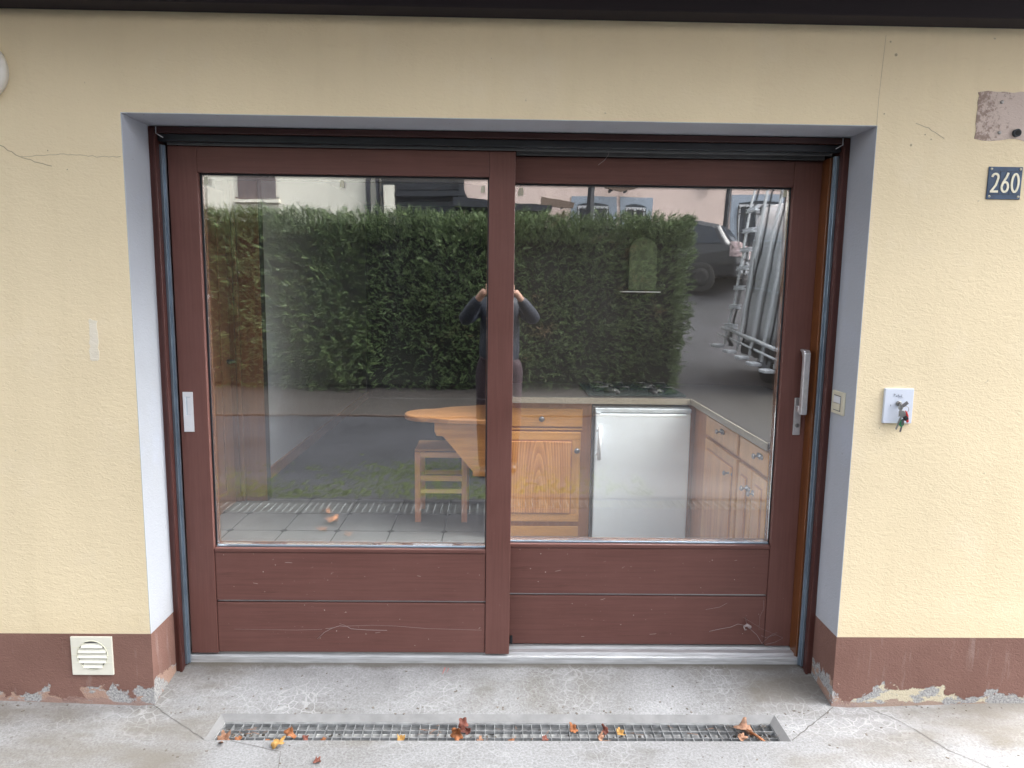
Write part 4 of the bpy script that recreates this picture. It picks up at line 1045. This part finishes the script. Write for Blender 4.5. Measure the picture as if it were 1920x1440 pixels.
# ------------------------------------------------------------------ van with glazing rack
vz = tz(-7)-.02
vn = thing('white_van', (4.85, -5.6, .1), 'white panel van with a slanted aluminium glazing rack, mirrored at right', 'van')
def vg(y): return .09+(-y-5)*.075
VY0, VY1 = -8.05, -2.6
mb = MB()
sec = [(-1.0, .45), (-1.02, .8), (-1.01, 1.35), (-.95, 1.9), (-.88, 2.35), (-.78, 2.52), (-.6, 2.58), (.6, 2.58), (.78, 2.52), (.88, 2.35), (.95, 1.9), (1.01, 1.35), (1.02, .8), (1.0, .45)]
stn = [(VY0, .0, .96), (VY0+.05, .0, 1.), (-4.9, 0, 1.), (-4.5, -.12, .99), (-3.9, -.75, .97), (-3.55, -1.25, .95), (-2.75, -1.45, .9), (VY1, -1.7, .82)]
rings = []
for y, dz_, k in stn:
    zt_ = 2.58+dz_; rings.append([(4.85+a*k, y, vg(y)+(.45+(b-.45)*((zt_-.45)/(2.58-.45)))) for a, b in sec])
n = len(sec); vs = [p for r__ in rings for p in r__]
mb.add(vs, [(i*n+k, i*n+(k+1) % n, (i+1)*n+(k+1) % n, (i+1)*n+k) for i in range(len(rings)-1) for k in range(n)], True)
mb.add(vs, [tuple(range(n)), tuple((len(rings)-1)*n+k for k in range(n-1, -1, -1))])
mb.build('body', M['vanwhite'], vn)
mb = MB()
for zz, yy0 in ((1.30, 0), (2.02, 0)): mb.add([(3.825+(.075 if zz > 1.5 else 0), VY0+.1, vg(VY0)+zz), (3.825+(.075 if zz > 1.5 else 0), -3.9, vg(-3.9)+zz), (3.825+(.075 if zz > 1.5 else 0), -3.9, vg(-3.9)+zz+.025), (3.825+(.075 if zz > 1.5 else 0), VY0+.1, vg(VY0)+zz+.025)], [(0, 1, 2, 3)])
mb.build('side_moulding', M['fridge_edge'], vn)
B(3.80, 3.86, VY0+.1, -3.3, vg(-6)+.42, vg(-6)+.62).build('dark_skirt', M['black'], vn)
for y in (-7.05, -3.55):
    for x in (3.86, 5.62):
        o = MB().lathe((x, y, vg(y)+.34), (1, 0, 0), [(0, .25), (0, .33), (.03, .35), (.19, .35), (.22, .33), (.22, .25)], 32).build('wheel', M['tyre'], vn)
        MB().lathe((x-.005, y, vg(y)+.34), (1, 0, 0), [(0, .20), (.225, .20), (.228, .1)], 24).build('rim', M['carsilver'], o)
B(3.9, 5.8, VY0-.08, VY0, vg(VY0)+.38, vg(VY0)+.6).build('bumper', M['black'], vn, .02)
for x in (3.90, 5.68): B(x, x+.12, VY0-.02, VY0+.01, vg(VY0)+.9, vg(VY0)+1.4).build('tail_light', M['red'], vn, .01)
MB().prism([(-3.95, 1.95), (-3.6, 1.42), (-3.62, 1.36), (-4.4, 1.36), (-4.5, 1.95)], 3.86, 3.865, 'x').build('cab_window', M['winglass'], vn)
# the slanted rack
rk = thing('glazing_rack', (3.65, -6, .6), 'silver aluminium glazing rack with rungs leaning on the side of the white van', 'rack')
def rp(y, z): # z above ground
    return (3.50+(3.80-3.50)*(z-.65)/(2.85-.65), y, vg(y)+z)
posts = [-7.72, -7.18, -6.66, -6.2, -5.7, -5.1, -4.4]
for i, y in enumerate(posts):
    mb = MB(); a, b = Vector(rp(y, .45)), Vector(rp(y, 2.95)); d = (b-a).normalized()
    mb.obox((a+b)/2, d, (0, 1, 0), d.cross(Vector((0, 1, 0))), (b-a).length/2, .024 if i else .018, .013); mb.build('upright', M['rackpaint'], rk)
    if i < 6:
        mb = MB(); y2 = y+.19; a, b = Vector(rp(y2, .45)), Vector(rp(y2, 2.95)); mb.obox((a+b)/2, d, (0, 1, 0), d.cross(Vector((0, 1, 0))), (b-a).length/2, .007, .012); mb.build('upright', M['trackdark'], rk)
for z in (.70, 2.92):
    a, b = Vector(rp(-7.8, z)), Vector(rp(-4.3, z)); MB().tube([a+Vector((-.05, 0, 0)), b+Vector((-.05, 0, 0))], .028, 8).build('long_rail', M['rackpaint'], rk)
MB().tube([Vector(rp(-7.8, .60))+Vector((-.09, 0, 0)), Vector(rp(-4.3, .60))+Vector((-.09, 0, 0))], .016, 8).build('long_rail', M['rackpaint'], rk)
for k in range(7):
    z = .74+k*.285
    mb = MB(); a = Vector(rp(-7.70, z)); b = Vector(rp(-7.34, z)); mb.obox((a+b)/2+Vector((-.03, 0, 0)), (0, 1, 0), (1, 0, 0), (0, 0, 1), .21, .03, .010)
    mb.obox((a+b)/2+Vector((-.03, 0, .045)), (0, 1, 0), (1, 0, 0), (0, 0, 1), .21, .03, .006)
    for q in range(7): mb.obox((a+b)/2+Vector((-.035, -.17+q*.057, .02)), (0, 1, 0), (1, 0, 0), (0, 0, 1), .008, .025, .030)
    mb.build('rung', M['white_plastic'], rk)
for i, y in enumerate(posts):
    a = Vector(rp(y, .46)); MB().obox(a+Vector((-.12, .05, -.03)), (1, 0, 0), (0, 1, 0), (0, 0, 1), .07, .11, .022).build('foot', M['white_plastic'], rk, .01)
    if i % 2: MB().tube([a+Vector((-.1, 0, .25)), a+Vector((-.14, .03, .15)), a+Vector((-.08, .03, .05))], .02, 6).build('clamp', M['iron'], rk)
MB().tube([rp(-7.3, 2.1), rp(-6.95, 1.3)], .006, 5).tube([rp(-7.1, 2.1), rp(-6.9, 1.3)], .006, 5).build('strap', M['trackdark'], rk)

# ------------------------------------------------------------------ parked car up the slope
def car():
    base = tz(-13.6, 4)+.02
    t = thing('parked_car', (0, 0, 0), 'silver-grey estate car, shaded side painted dark, with bright rear lamps parked up the slope, mirrored at right', 'car')
    prof = [(-2.15, .35), (-2.22, .65), (-2.18, 1.0), (-2.0, 1.12), (-1.75, 1.50), (-1.3, 1.62), (.1, 1.60), (.55, 1.45), (1.1, 1.05), (2.0, .90), (2.2, .7), (2.2, .35)]
    def ring(x, k, kz): return [(p[0]*k, x, .35+(p[1]-.35)*kz) for p in prof]
    mb = MB(); rg_ = [ring(-.88, .97, .93), ring(-.80, 1, 1), ring(.80, 1, 1), ring(.88, .97, .93)]
    # tumblehome
    for i, q in enumerate(rg_): rg_[i] = [(a, b*(1-.13*max(0, c-.95)/.6), c) for a, b, c in q]
    n = len(prof); vs = [p for q in rg_ for p in q]
    mb.add(vs, [(i*n+k, i*n+(k+1) % n, (i+1)*n+(k+1) % n, (i+1)*n+k) for i in range(3) for k in range(n)])
    mb.add(vs, [tuple(range(n)), tuple(3*n+k for k in range(n-1, -1, -1))])
    mb.build('body', M['carpaint'], t, .03)
    for sy in (-1, 1):
        MB().prism([(-1.85, 1.08), (-1.62, 1.45), (-1.2, 1.53), (-1.1, 1.08)], sy*.80, sy*.875, 'y').build('side_window', M['winglass'], t)
        MB().prism([(-1.0, 1.08), (-1.05, 1.53), (.1, 1.52), (.75, 1.08)], sy*.80, sy*.875, 'y').build('side_window', M['winglass'], t)
        B(-2.24, -2.02, sy*.58, sy*.885, .78, 1.12).build('tail_lamp', M['lens'], t, .02)
        for x in (-1.4, 1.4):
            o = MB().lathe((x, sy*.70, .33), (0, sy, 0), [(0, .32), (.18, .33), (.21, .30), (.21, .2)], 28).build('wheel', M['tyre'], t)
            MB().lathe((x, sy*.72, .33), (0, sy, 0), [(0, .2), (.2, .2), (.205, .1)], 20).build('rim', M['tyre'], o)
    MB().add([(-2.06, -.62, 1.1), (-2.06, .62, 1.1), (-1.80, .55, 1.48), (-1.80, -.55, 1.48), (-2.02, -.62, 1.1), (-2.02, .62, 1.1), (-1.76, .55, 1.48), (-1.76, -.55, 1.48)], [(0, 1, 2, 3), (4, 5, 6, 7), (0, 1, 5, 4), (2, 3, 7, 6), (0, 3, 7, 4), (1, 2, 6, 5)]).build('rear_window', M['winglass'], t)
    B(-2.27, -2.15, -.80, .80, .40, .72).build('bumper', M['carsilver'], t, .04)
    B(-2.245, -2.20, -.55, .55, .76, 1.04).build('tailgate', M['carsilver'], t, .02)  # silver on the tail alone stands for light on the rear
    t.location = (3.62, -14.3, base-.16); t.rotation_euler = (0, 0, R(207))
    t['_w'] = (0, 0, 0)
car()

# ------------------------------------------------------------------ the photographer
def skin_mesh(name, nodes, edges, m, parent, sub=2, root=0):
    me = bpy.data.meshes.new(name); o = Vector(parent['_w'])
    me.from_pydata([tuple(Vector(n_[0])-o) for n_ in nodes], edges, [])
    ob = bpy.data.objects.new(name, me); C.objects.link(ob); ob.parent = parent; ob['_w'] = tuple(o)
    sk = ob.modifiers.new('skin', 'SKIN'); sk.use_smooth_shade = True
    for i, n_ in enumerate(nodes):
        r_ = n_[1]; v = me.skin_vertices[0].data[i]
        v.radius = (r_, r_) if not isinstance(r_, tuple) else r_; v.use_root = (i == root)
    sb = ob.modifiers.new('sub', 'SUBSURF'); sb.levels = sub; sb.render_levels = sub
    me.materials.append(m); return ob
def person():
    t = thing('person', (0, -2.85, 0), 'person in a dark padded jacket and maroon trousers holding up a phone with both hands', 'person')
    yb = -2.84
    nod = [((0, yb, 1.02), (.10, .08)), ((0, yb, 1.15), (.13, .10)), ((0, yb, 1.33), (.15, .105)), ((0, yb, 1.44), (.10, .08)), ((0, yb+.01, 1.50), .055),
           ((0, yb+.03, 1.56), (.066, .078)), ((0, yb+.03, 1.64), (.075, .092)), ((0, yb+.02, 1.70), (.062, .075))]
    ed = [(0, 1), (1, 2), (2, 3), (3, 4), (4, 5), (5, 6), (6, 7)]
    for s in (-1, 1):
        b = len(nod)
        nod += [((s*.155, yb, 1.41), .062), ((s*.245, yb+.07, 1.33), .046), ((s*.285, yb+.14, 1.30), .042), ((s*.215, yb+.24, 1.40), .036), ((s*.14, yb+.335, 1.505), .027), ((s*.118, yb+.36, 1.535), (.020, .034))]
        ed += [(3, b)]+[(b+i, b+i+1) for i in range(5)]
        l = len(nod)
        nod += [((s*.09, yb, .84), .06), ((s*.108, yb+.01, .50), .045), ((s*.11, yb-.01, .10), .028), ((s*.115, yb+.05, .05), (.02, .015))]
        ed += [(0, l)]+[(l+i, l+i+1) for i in range(3)]
    skin_mesh('body', nod, ed, M['skin'], t)
    # fingers curled round the phone
    for s in (-1, 1):
        for k in range(4):
            z = 1.573-k*.018; y0 = yb+.363
            L_ = [.9, 1., .95, .75][k]
            skin_mesh('finger', [((s*.116, y0-.012, z), .0085), ((s*.098, y0+.004, z+.001), .0082), ((s*(.082), y0+.006, z), .0075), ((s*(.082-.018*L_), y0+.003, z-.001), .0065)], [(0, 1), (1, 2), (2, 3)], M['skin'], t, 1)
        skin_mesh('thumb', [((s*.112, y0-.02, 1.515), .011), ((s*.090, y0-.03, 1.512), .0095), ((s*.068, y0-.022, 1.518), .008)], [(0, 1), (1, 2)], M['skin'], t, 1)
    # face
    mb = MB(); yf_ = yb+.115
    for s in (-1, 1): mb.lathe((s*.032, yf_-.004, 1.645), (0, 1, 0), [(0, .011), (.004, .008), (.006, .003)], 12)
    mb.build('eye', M['dark'], t)
    MB().tube([(0, yf_-.004, 1.645), (0, yf_+.012, 1.615), (0, yf_, 1.605)], [.008, .013, .008], 8).build('nose', M['skin'], t)
    MB().tube([(-.024, yf_-.004, 1.578), (0, yf_+.002, 1.576), (.024, yf_-.004, 1.578)], [.003, .006, .003], 8).build('mouth', M['lens'], t)
    for s in (-1, 1): MB().tube([(s*.078, yb+.02, 1.66), (s*.086, yb+.01, 1.64), (s*.078, yb+.02, 1.60)], [.006, .012, .006], 8).build('ear', M['skin'], t)
    skin_mesh('hair', [((0, yb-.01, 1.60), (.07, .075)), ((0, yb-.005, 1.68), (.086, .095)), ((0, yb+.02, 1.735), (.075, .085))], [(0, 1), (1, 2)], M['hair'], t)
    # clothes
    nod = [((0, yb, .84), (.195, .15)), ((0, yb, 1.10), (.18, .135)), ((0, yb, 1.30), (.185, .14)), ((0, yb, 1.42), (.125, .105)), ((0, yb, 1.485), (.075, .075))]
    ed = [(0, 1), (1, 2), (2, 3), (3, 4)]
    for s in (-1, 1):
        b = len(nod); nod += [((s*.165, yb, 1.405), .082), ((s*.25, yb+.07, 1.33), .068), ((s*.288, yb+.14, 1.298), .062), ((s*.215, yb+.24, 1.398), .054), ((s*.16, yb+.308, 1.475), .042)]
        ed += [(3, b)]+[(b+i, b+i+1) for i in range(4)]
    skin_mesh('jacket', nod, ed, M['jacket'], t)
    mb = MB()
    for s in (-1, 1):
        for x in (.05, .075, .10): mb.tube([(s*x, yb+.142, 1.30), (s*(x+.005), yb+.146, 1.16), (s*x, yb+.142, 1.04)], .0025, 5)
    mb.build('jacket_seams', M['pewter'], t)
    nod = [((0, yb, 1.06), (.14, .11))]; ed = []
    for s in (-1, 1):
        l = len(nod); nod += [((s*.10, yb, .88), .115), ((s*.108, yb+.01, .50), .085), ((s*.11, yb, .03), .065)]; ed += [(0, l), (l, l+1), (l+1, l+2)]
    skin_mesh('trousers', nod, ed, M['trouser'], t)
    for s in (-1, 1): skin_mesh('shoe', [((s*.11, yb-.03, .05), (.045, .045)), ((s*.115, yb+.06, .045), (.048, .042)), ((s*.12, yb+.16, .035), (.042, .032))], [(0, 1), (1, 2)], M['black'], t)
person()
phn = thing('phone', (0, -2.478, 1.545), 'black phone held level in both hands, mirrored behind the centre stile', 'phone')
B(-.079, .079, -2.4835, -2.4755, 1.508, 1.584).build('phone_body', M['black'], phn, .003)

# ------------------------------------------------------------------ inside the room
F = .07
def struct(nm, mb, m):
    return tag(mb.build(nm, m), kind='structure')
# tiled strip: slabs with dark joints
mb = MB(); g = .004
xg = [-1.65+.325*i-.325 for i in range(12)]; yg = [.40, .72, 1.06, 1.395, 1.728, 2.061, 2.39]
TX = [-2.28+.325*i for i in range(14)]
for j in range(len(yg)-1):
    for i in range(len(TX)-1):
        x0, x1, y0, y1 = TX[i]+g, TX[i+1]-g, yg[j]+g, yg[j+1]-g; c_ = .022
        x0 = max(x0, -1.80); x1 = min(x1, 1.849)
        if x1-x0 < .05: continue
        mb.prism([(x0+c_, y0), (x1-c_, y0), (x1, y0+c_), (x1, y1-c_), (x1-c_, y1), (x0+c_, y1), (x0, y1-c_), (x0, y0+c_)], F-.006, F, 'z')
struct('floor_tiles', mb, M['tile'])
struct('floor_joints', B(-1.80, 1.849, .401, 2.39, F-.012, F-.003), M['grout'])
struct('floor_carpet', B(-1.80, 1.849, 2.391, 7.0, F-.012, F-.001), M['carpet'])
mb = MB()   # partition beyond the post, white
struct('wall_left', B(-1.90, -1.775, 2.42, 7.0, F, 2.6), M['inwall'])
MB().box(-1.775, -1.757, 2.43, 6.98, F, F+.085).build('skirting_board', M['redpine'])
tag(bpy.data.objects['skirting_board'], 'brown wooden skirting board along the white inside wall', 'skirting')
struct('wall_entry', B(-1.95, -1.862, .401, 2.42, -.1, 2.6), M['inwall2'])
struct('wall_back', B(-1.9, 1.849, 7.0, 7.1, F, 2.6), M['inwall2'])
struct('wall_right', MB().box(1.85, 2.15, 1.75, 7.1, F, 2.6).box(1.85, 2.15, .401, 1.75, -.1, 1.0), M['inwall'])  # open above the counter, an invented unseen gap letting light into the kitchen
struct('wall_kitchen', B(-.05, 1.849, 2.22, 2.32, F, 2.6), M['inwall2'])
0 and struct('wall_side', B(.0, .08, 2.33, 7.0, F, 2.6), M['inwall2'])
# ceiling left open over the kitchen, an invented unseen gap to light it
mb = MB(); mb.box(-1.9, 2.15, 1.72, 7.1, 2.6, 2.68); mb.box(-1.9, -.9, .401, 1.72, 2.6, 2.68); struct('added_shade_beam', B(-1.86, 1.849, 1.721, 1.80, 2.15, 2.599), M['inwall2'])  # the beam is added to keep light from above off the room beyond
struct('ceiling', mb, M['inwall'])
# left: pine door in pine lining
pd = thing('pine_door', (-1.8, 1.3, F), 'brown pine inside door standing against the left wall behind the glass', 'door')
B(-1.86, -1.80, .41, 2.29, F, 2.15).build('door_leaf', M['darkpine'], pd, .003)
for y in (1.0, 2.12): B(-1.80, -1.790, y, y+.03, F+.1, 2.05).build('moulding', M['darkpine'], pd, .003)
for z in (F+.1, 1.0, 1.95): B(-1.80, -1.792, 1.03, 2.12, z, z+.03).build('moulding', M['darkpine'], pd, .003)
MB().cyl((-1.80, 2.235, 1.05), (-1.755, 2.235, 1.05), .012).tube([(-1.757, 2.235, 1.05), (-1.757, 2.14, 1.05)], .009, 10).build('handle', M['iron'], pd)
pp = thing('door_lining', (-1.7, 2.36, F), 'broad knotty pine door lining between the inside door and the white wall', 'door lining')
B(-1.86, -1.775, 2.305, 2.42, F, 2.4).build('lining_board', M['darkpine'], pp, .002)
B(-1.772, -1.745, 2.31, 2.40, F, 2.4).build('architrave', M['darkpine'], pp, .004)
B(-1.743, -1.598, 2.325, 2.40, F, 2.4).build('lining_face', M['darkpine'], pp, .003)
B(-1.597, -1.592, 2.33, 2.40, F, 2.4).build('lining_edge', M['iron'], pp)
sk = thing('wall_socket', (-1.77, 3.2, .3), 'small white power socket low on the white inside wall', 'socket')
B(-1.775, -1.765, 2.78, 2.87, .235, .325).build('socket_plate', M['white_plastic'], sk, .003)
MB().cyl((-1.764, 2.825, .28), (-1.7645, 2.825, .28), .022).build('socket_well', M['pewter'], sk)

# kitchen units
KY = 1.65; CT = .93
def panel_door(t, x0, x1, z0, z1, y, nm='unit_door', fig=True):
    d = B(x0, x1, y-.020, y-.001, z0, z1).build(nm, M['pinev'], t, .004)
    fr = .05
    mb = MB(); mb.box(x0+fr, x1-fr, y-.0215, y-.0195, z0+fr, z1-fr); mb.build('recess', M['redpine'], d)
    B(x0+fr+.006, x1-fr-.006, y-.030, y-.0216, z0+fr+.006, z1-fr-.006).build('raised_panel', M['panel'], d, .006, 3)
    B(x0+.001, x1-.001, y-.0225, y-.0202, z1-fr+.003, z1-.003).build('door_rail', M['pine'], d, .001)
    B(x0+.001, x1-.001, y-.0225, y-.0202, z0+.003, z0+fr-.003).build('door_rail', M['pine'], d, .001)
    return d
def knob(p, ax, parent):
    MB().lathe(p, ax, [(0, .007), (.010, .006), (.014, .015), (.020, .017), (.026, .010), (.027, .002)], 18).build('knob', M['pewter'], parent)
ku = thing('kitchen_unit', (.25, 1.9, F), 'orange pine base unit with drawer and panelled door left of the fridge', 'kitchen unit', 'pine kitchen units')
B(.0, .548, KY, 2.20, F, CT-.035).build('carcass', M['redpine'], ku, .002)
d = B(-.0, .492, KY-.020, KY-.001, .748, .858).build('drawer_front', M['pine'], ku, .005, 3); knob((.25, KY-.020, .797), (0, -1, 0), d)
d = panel_door(ku, .0, .484, .170, .718, KY); knob((.461, KY-.022, .610), (0, -1, 0), d)
B(.0, .484, KY-.012, KY-.001, .075, .140).build('kickboard', M['pine'], ku, .004)
B(.0, .492, KY-.016, KY-.001, .728, .738).build('bead', M['pine'], ku, .002)

fr = thing('fridge', (.84, 1.9, F), 'white undercounter fridge with a vertical bar handle at its left edge', 'fridge')
B(.552, 1.122, KY-.02, 2.18, F, .873).build('cabinet', M['fridge_edge'], fr, .004)
B(.562, 1.118, KY-.065, KY-.024, F+.01, .838).build('fridge_door', M['fridge'], fr, .006, 3)
B(.560, 1.120, KY-.062, KY-.022, .844, .868).build('top_trim', M['fridge_edge'], fr, .003)
for x in (.566, 1.088): B(x, x+.026, KY-.067, KY-.03, .838, .846).build('hinge_cap', M['fridge_edge'], fr, .001)
MB().tube([(.585, KY-.088, .568), (.585, KY-.088, .770)], .011, 10).tube([(.574, KY-.070, .74), (.585, KY-.088, .74)], .007, 8).tube([(.574, KY-.070, .60), (.585, KY-.088, .60)], .007, 8).build('bar_handle', M['white_plastic'], fr)
B(.5505, .561, KY-.05, KY-.021, F, .87).build('door_seal', M['iron'], fr)
B(1.124, 1.165, KY, 1.70, F, CT-.035).build('filler_panel', M['redpine'])
tag(bpy.data.objects['filler_panel'], 'narrow reddish pine filler panel right of the white fridge', 'panel')
kr = thing('kitchen_unit', (1.4, 1.0, F), 'pine run of drawers and doors with pewter pulls along the right wall', 'kitchen unit', 'pine kitchen units')
RX = 1.155
B(RX, 1.74, .42, KY-.003, F, CT-.035).build('carcass', M['redpine'], kr, .002)
def rdoor(y0, y1, z0, z1, nm):
    d = B(RX-.020, RX-.001, y0, y1, z0, z1).build(nm, M['pinev'], kr, .004); f_ = .045
    if z1-z0 > .25:
        B(RX-.0215, RX-.0195, y0+f_, y1-f_, z0+f_, z1-f_).build('recess', M['redpine'], d)
        B(RX-.029, RX-.0216, y0+f_+.006, y1-f_-.006, z0+f_+.006, z1-f_-.006).build('raised_panel', M['panel'], d, .006, 3)
    return d
def pull(y, z, parent):
    mb = MB(); x = RX-.02
    mb.lathe((x, y, z), (-1, 0, 0), [(0, .012), (.006, .014), (.010, .005), (.022, .005), (.030, .013), (.036, .010)], 12)
    for s in (-1, 1): mb.lathe((x, y+s*.022, z), (-1, 0, 0), [(0, .010), (.004, .012), (.008, .006)], 10)
    mb.build('pull', M['pewter'], parent)
for y0, y1, kk in ((.82, 1.34, 1.05), (.28+.15, .79, .52)):
    d = rdoor(y0, y1, .775, .88, 'drawer_front'); pull(kk, .845 if kk > 1 else .845, d)
d = rdoor(.82, 1.34, .12, .755, 'unit_door'); pull(.90, .67, d)
d = rdoor(.615, .79, .12, .755, 'unit_door'); pull(.65, .665, d)
d = rdoor(.43, .605, .12, .755, 'unit_door'); pull(.56, .665, d)
wt = thing('worktop', (.8, 1.9, CT), 'speckled grey-brown stone worktop turning the corner of the kitchen', 'worktop')
MB().prism([(-.05, 1.60), (1.12, 1.60), (1.12, .405), (1.748, .405), (1.748, 2.215), (-.05, 2.215)], CT-.034, CT, 'z').build('slab', M['granite'], wt, .003)
B(-.05, 1.1175, 1.594, 1.5985, CT-.036, CT-.002).build('front_edge', M['edge'], wt)
B(1.114, 1.1185, .405, 1.5935, CT-.036, CT-.002).build('front_edge', M['edge'], wt)
hb = thing('hob', (.84, 1.88, CT), 'black gas hob with cast iron pan supports on the worktop above the fridge', 'hob')
B(.52, 1.10, 1.64, 2.14, CT, CT+.012).build('hob_plate', M['hob'], hb, .004)
for x in (.68, .95):
    for y in (1.78, 2.0):
        MB().lathe((x, y, CT+.012), (0, 0, 1), [(0, .045), (.010, .045), (.014, .03), (.02, .028)], 20).build('burner', M['iron'], hb)
        mb = MB()
        for a in (0, 90, 180, 270): mb.tube([(x+.11*math.cos(R(a)), y+.09*math.sin(R(a)), CT+.013), (x+.10*math.cos(R(a)), y+.09*math.sin(R(a)), CT+.038), (x+.02*math.cos(R(a)), y+.02*math.sin(R(a)), CT+.038)], .004, 6)
        mb.build('pan_support', M['iron'], hb)
for x in (.70, .92): MB().cyl((x, 1.665, CT+.012), (x, 1.665, CT+.03), .014).build('control_knob', M['iron'], hb)
ar = thing('arched_panel', (.92, 2.21, 1.54), 'pale green arched panel above a thin white shelf over the hob', 'panel')
MB().prism([(.835, 1.552)]+[(.925-.09*math.cos(R(a)), 1.80+.09*math.sin(R(a))) for a in range(0, 181, 15)]+[(1.015, 1.552)], 2.19, 2.219).build('arch', M['palegreen'], ar, .002)
B(.785, 1.04, 2.16, 2.219, 1.538, 1.544).build('shelf', M['whitepaint'], ar, .001)

# bar table with its shaped bracket
bt = thing('bar_table', (-.25, 1.9, F), 'round-ended orange pine bar top on a shaped wooden bracket', 'table')
pts = [(-.05, 1.62), (-.30, 1.64), (-.42, 1.69)]+[(-.42+.16*math.cos(R(a))-.0, 1.85+.16*math.sin(R(a))) for a in range(255, 90, -15)]+[(-.42, 2.01), (-.30, 2.10), (-.05, 2.2)]
MB().prism(pts, .755, .785, 'z').build('table_top', M['tabletop'], bt, .006, 3)
MB().prism([(-.055, .754), (-.385, .754), (-.385, .700), (-.372, .672), (-.335, .670), (-.155, .455), (-.155, .425), (-.055, .425)], 1.70, 1.735).build('bracket', M['pine'], bt, .005, 3)
B(-.052, -.003, 1.62, 2.2, F, .754).build('end_panel', M['pinev'], bt, .003)
# stool
st = thing('stool', (-.36, 2.05, F), 'small square pine stool with a yellow lower rail beneath the bar table', 'stool')
sx0, sx1, sy0, sy1, sh = -.527, -.196, 1.90, 2.20, .525
for x in (sx0, sx1-.036):
    for y in (sy0, sy1-.036): B(x, x+.036, y, y+.036, F, sh).build('leg', M['stoolleg'], st, .003)
B(sx0+.037, sx1-.037, sy0+.002, sy0+.026, .490, .523).build('front_rail', M['stoolrail'], st, .002)
B(sx0+.037, sx1-.037, sy0+.005, sy0+.025, .338, .372).build('middle_rail', M['stoolrail'], st, .002)
B(sx0+.037, sx1-.037, sy0+.005, sy0+.023, .258, .284).build('lower_rail', M['yellowrail'], st, .002)
B(sx0+.037, sx1-.037, sy1-.03, sy1-.006, .310, .338).build('back_rail', M['stoolrail'], st, .002)
for x in (sx0+.006, sx1-.03): B(x, x+.024, sy0+.038, sy1-.038, .300, .330).build('side_rail', M['stoolrail'], st, .002)
B(sx0-.003, sx1+.003, sy0+.027, sy1, .5255, .5380).build('seat', M['stoolrail'], st, .003)

for o in bpy.data.objects:
    if '_w' in o: del o['_w']
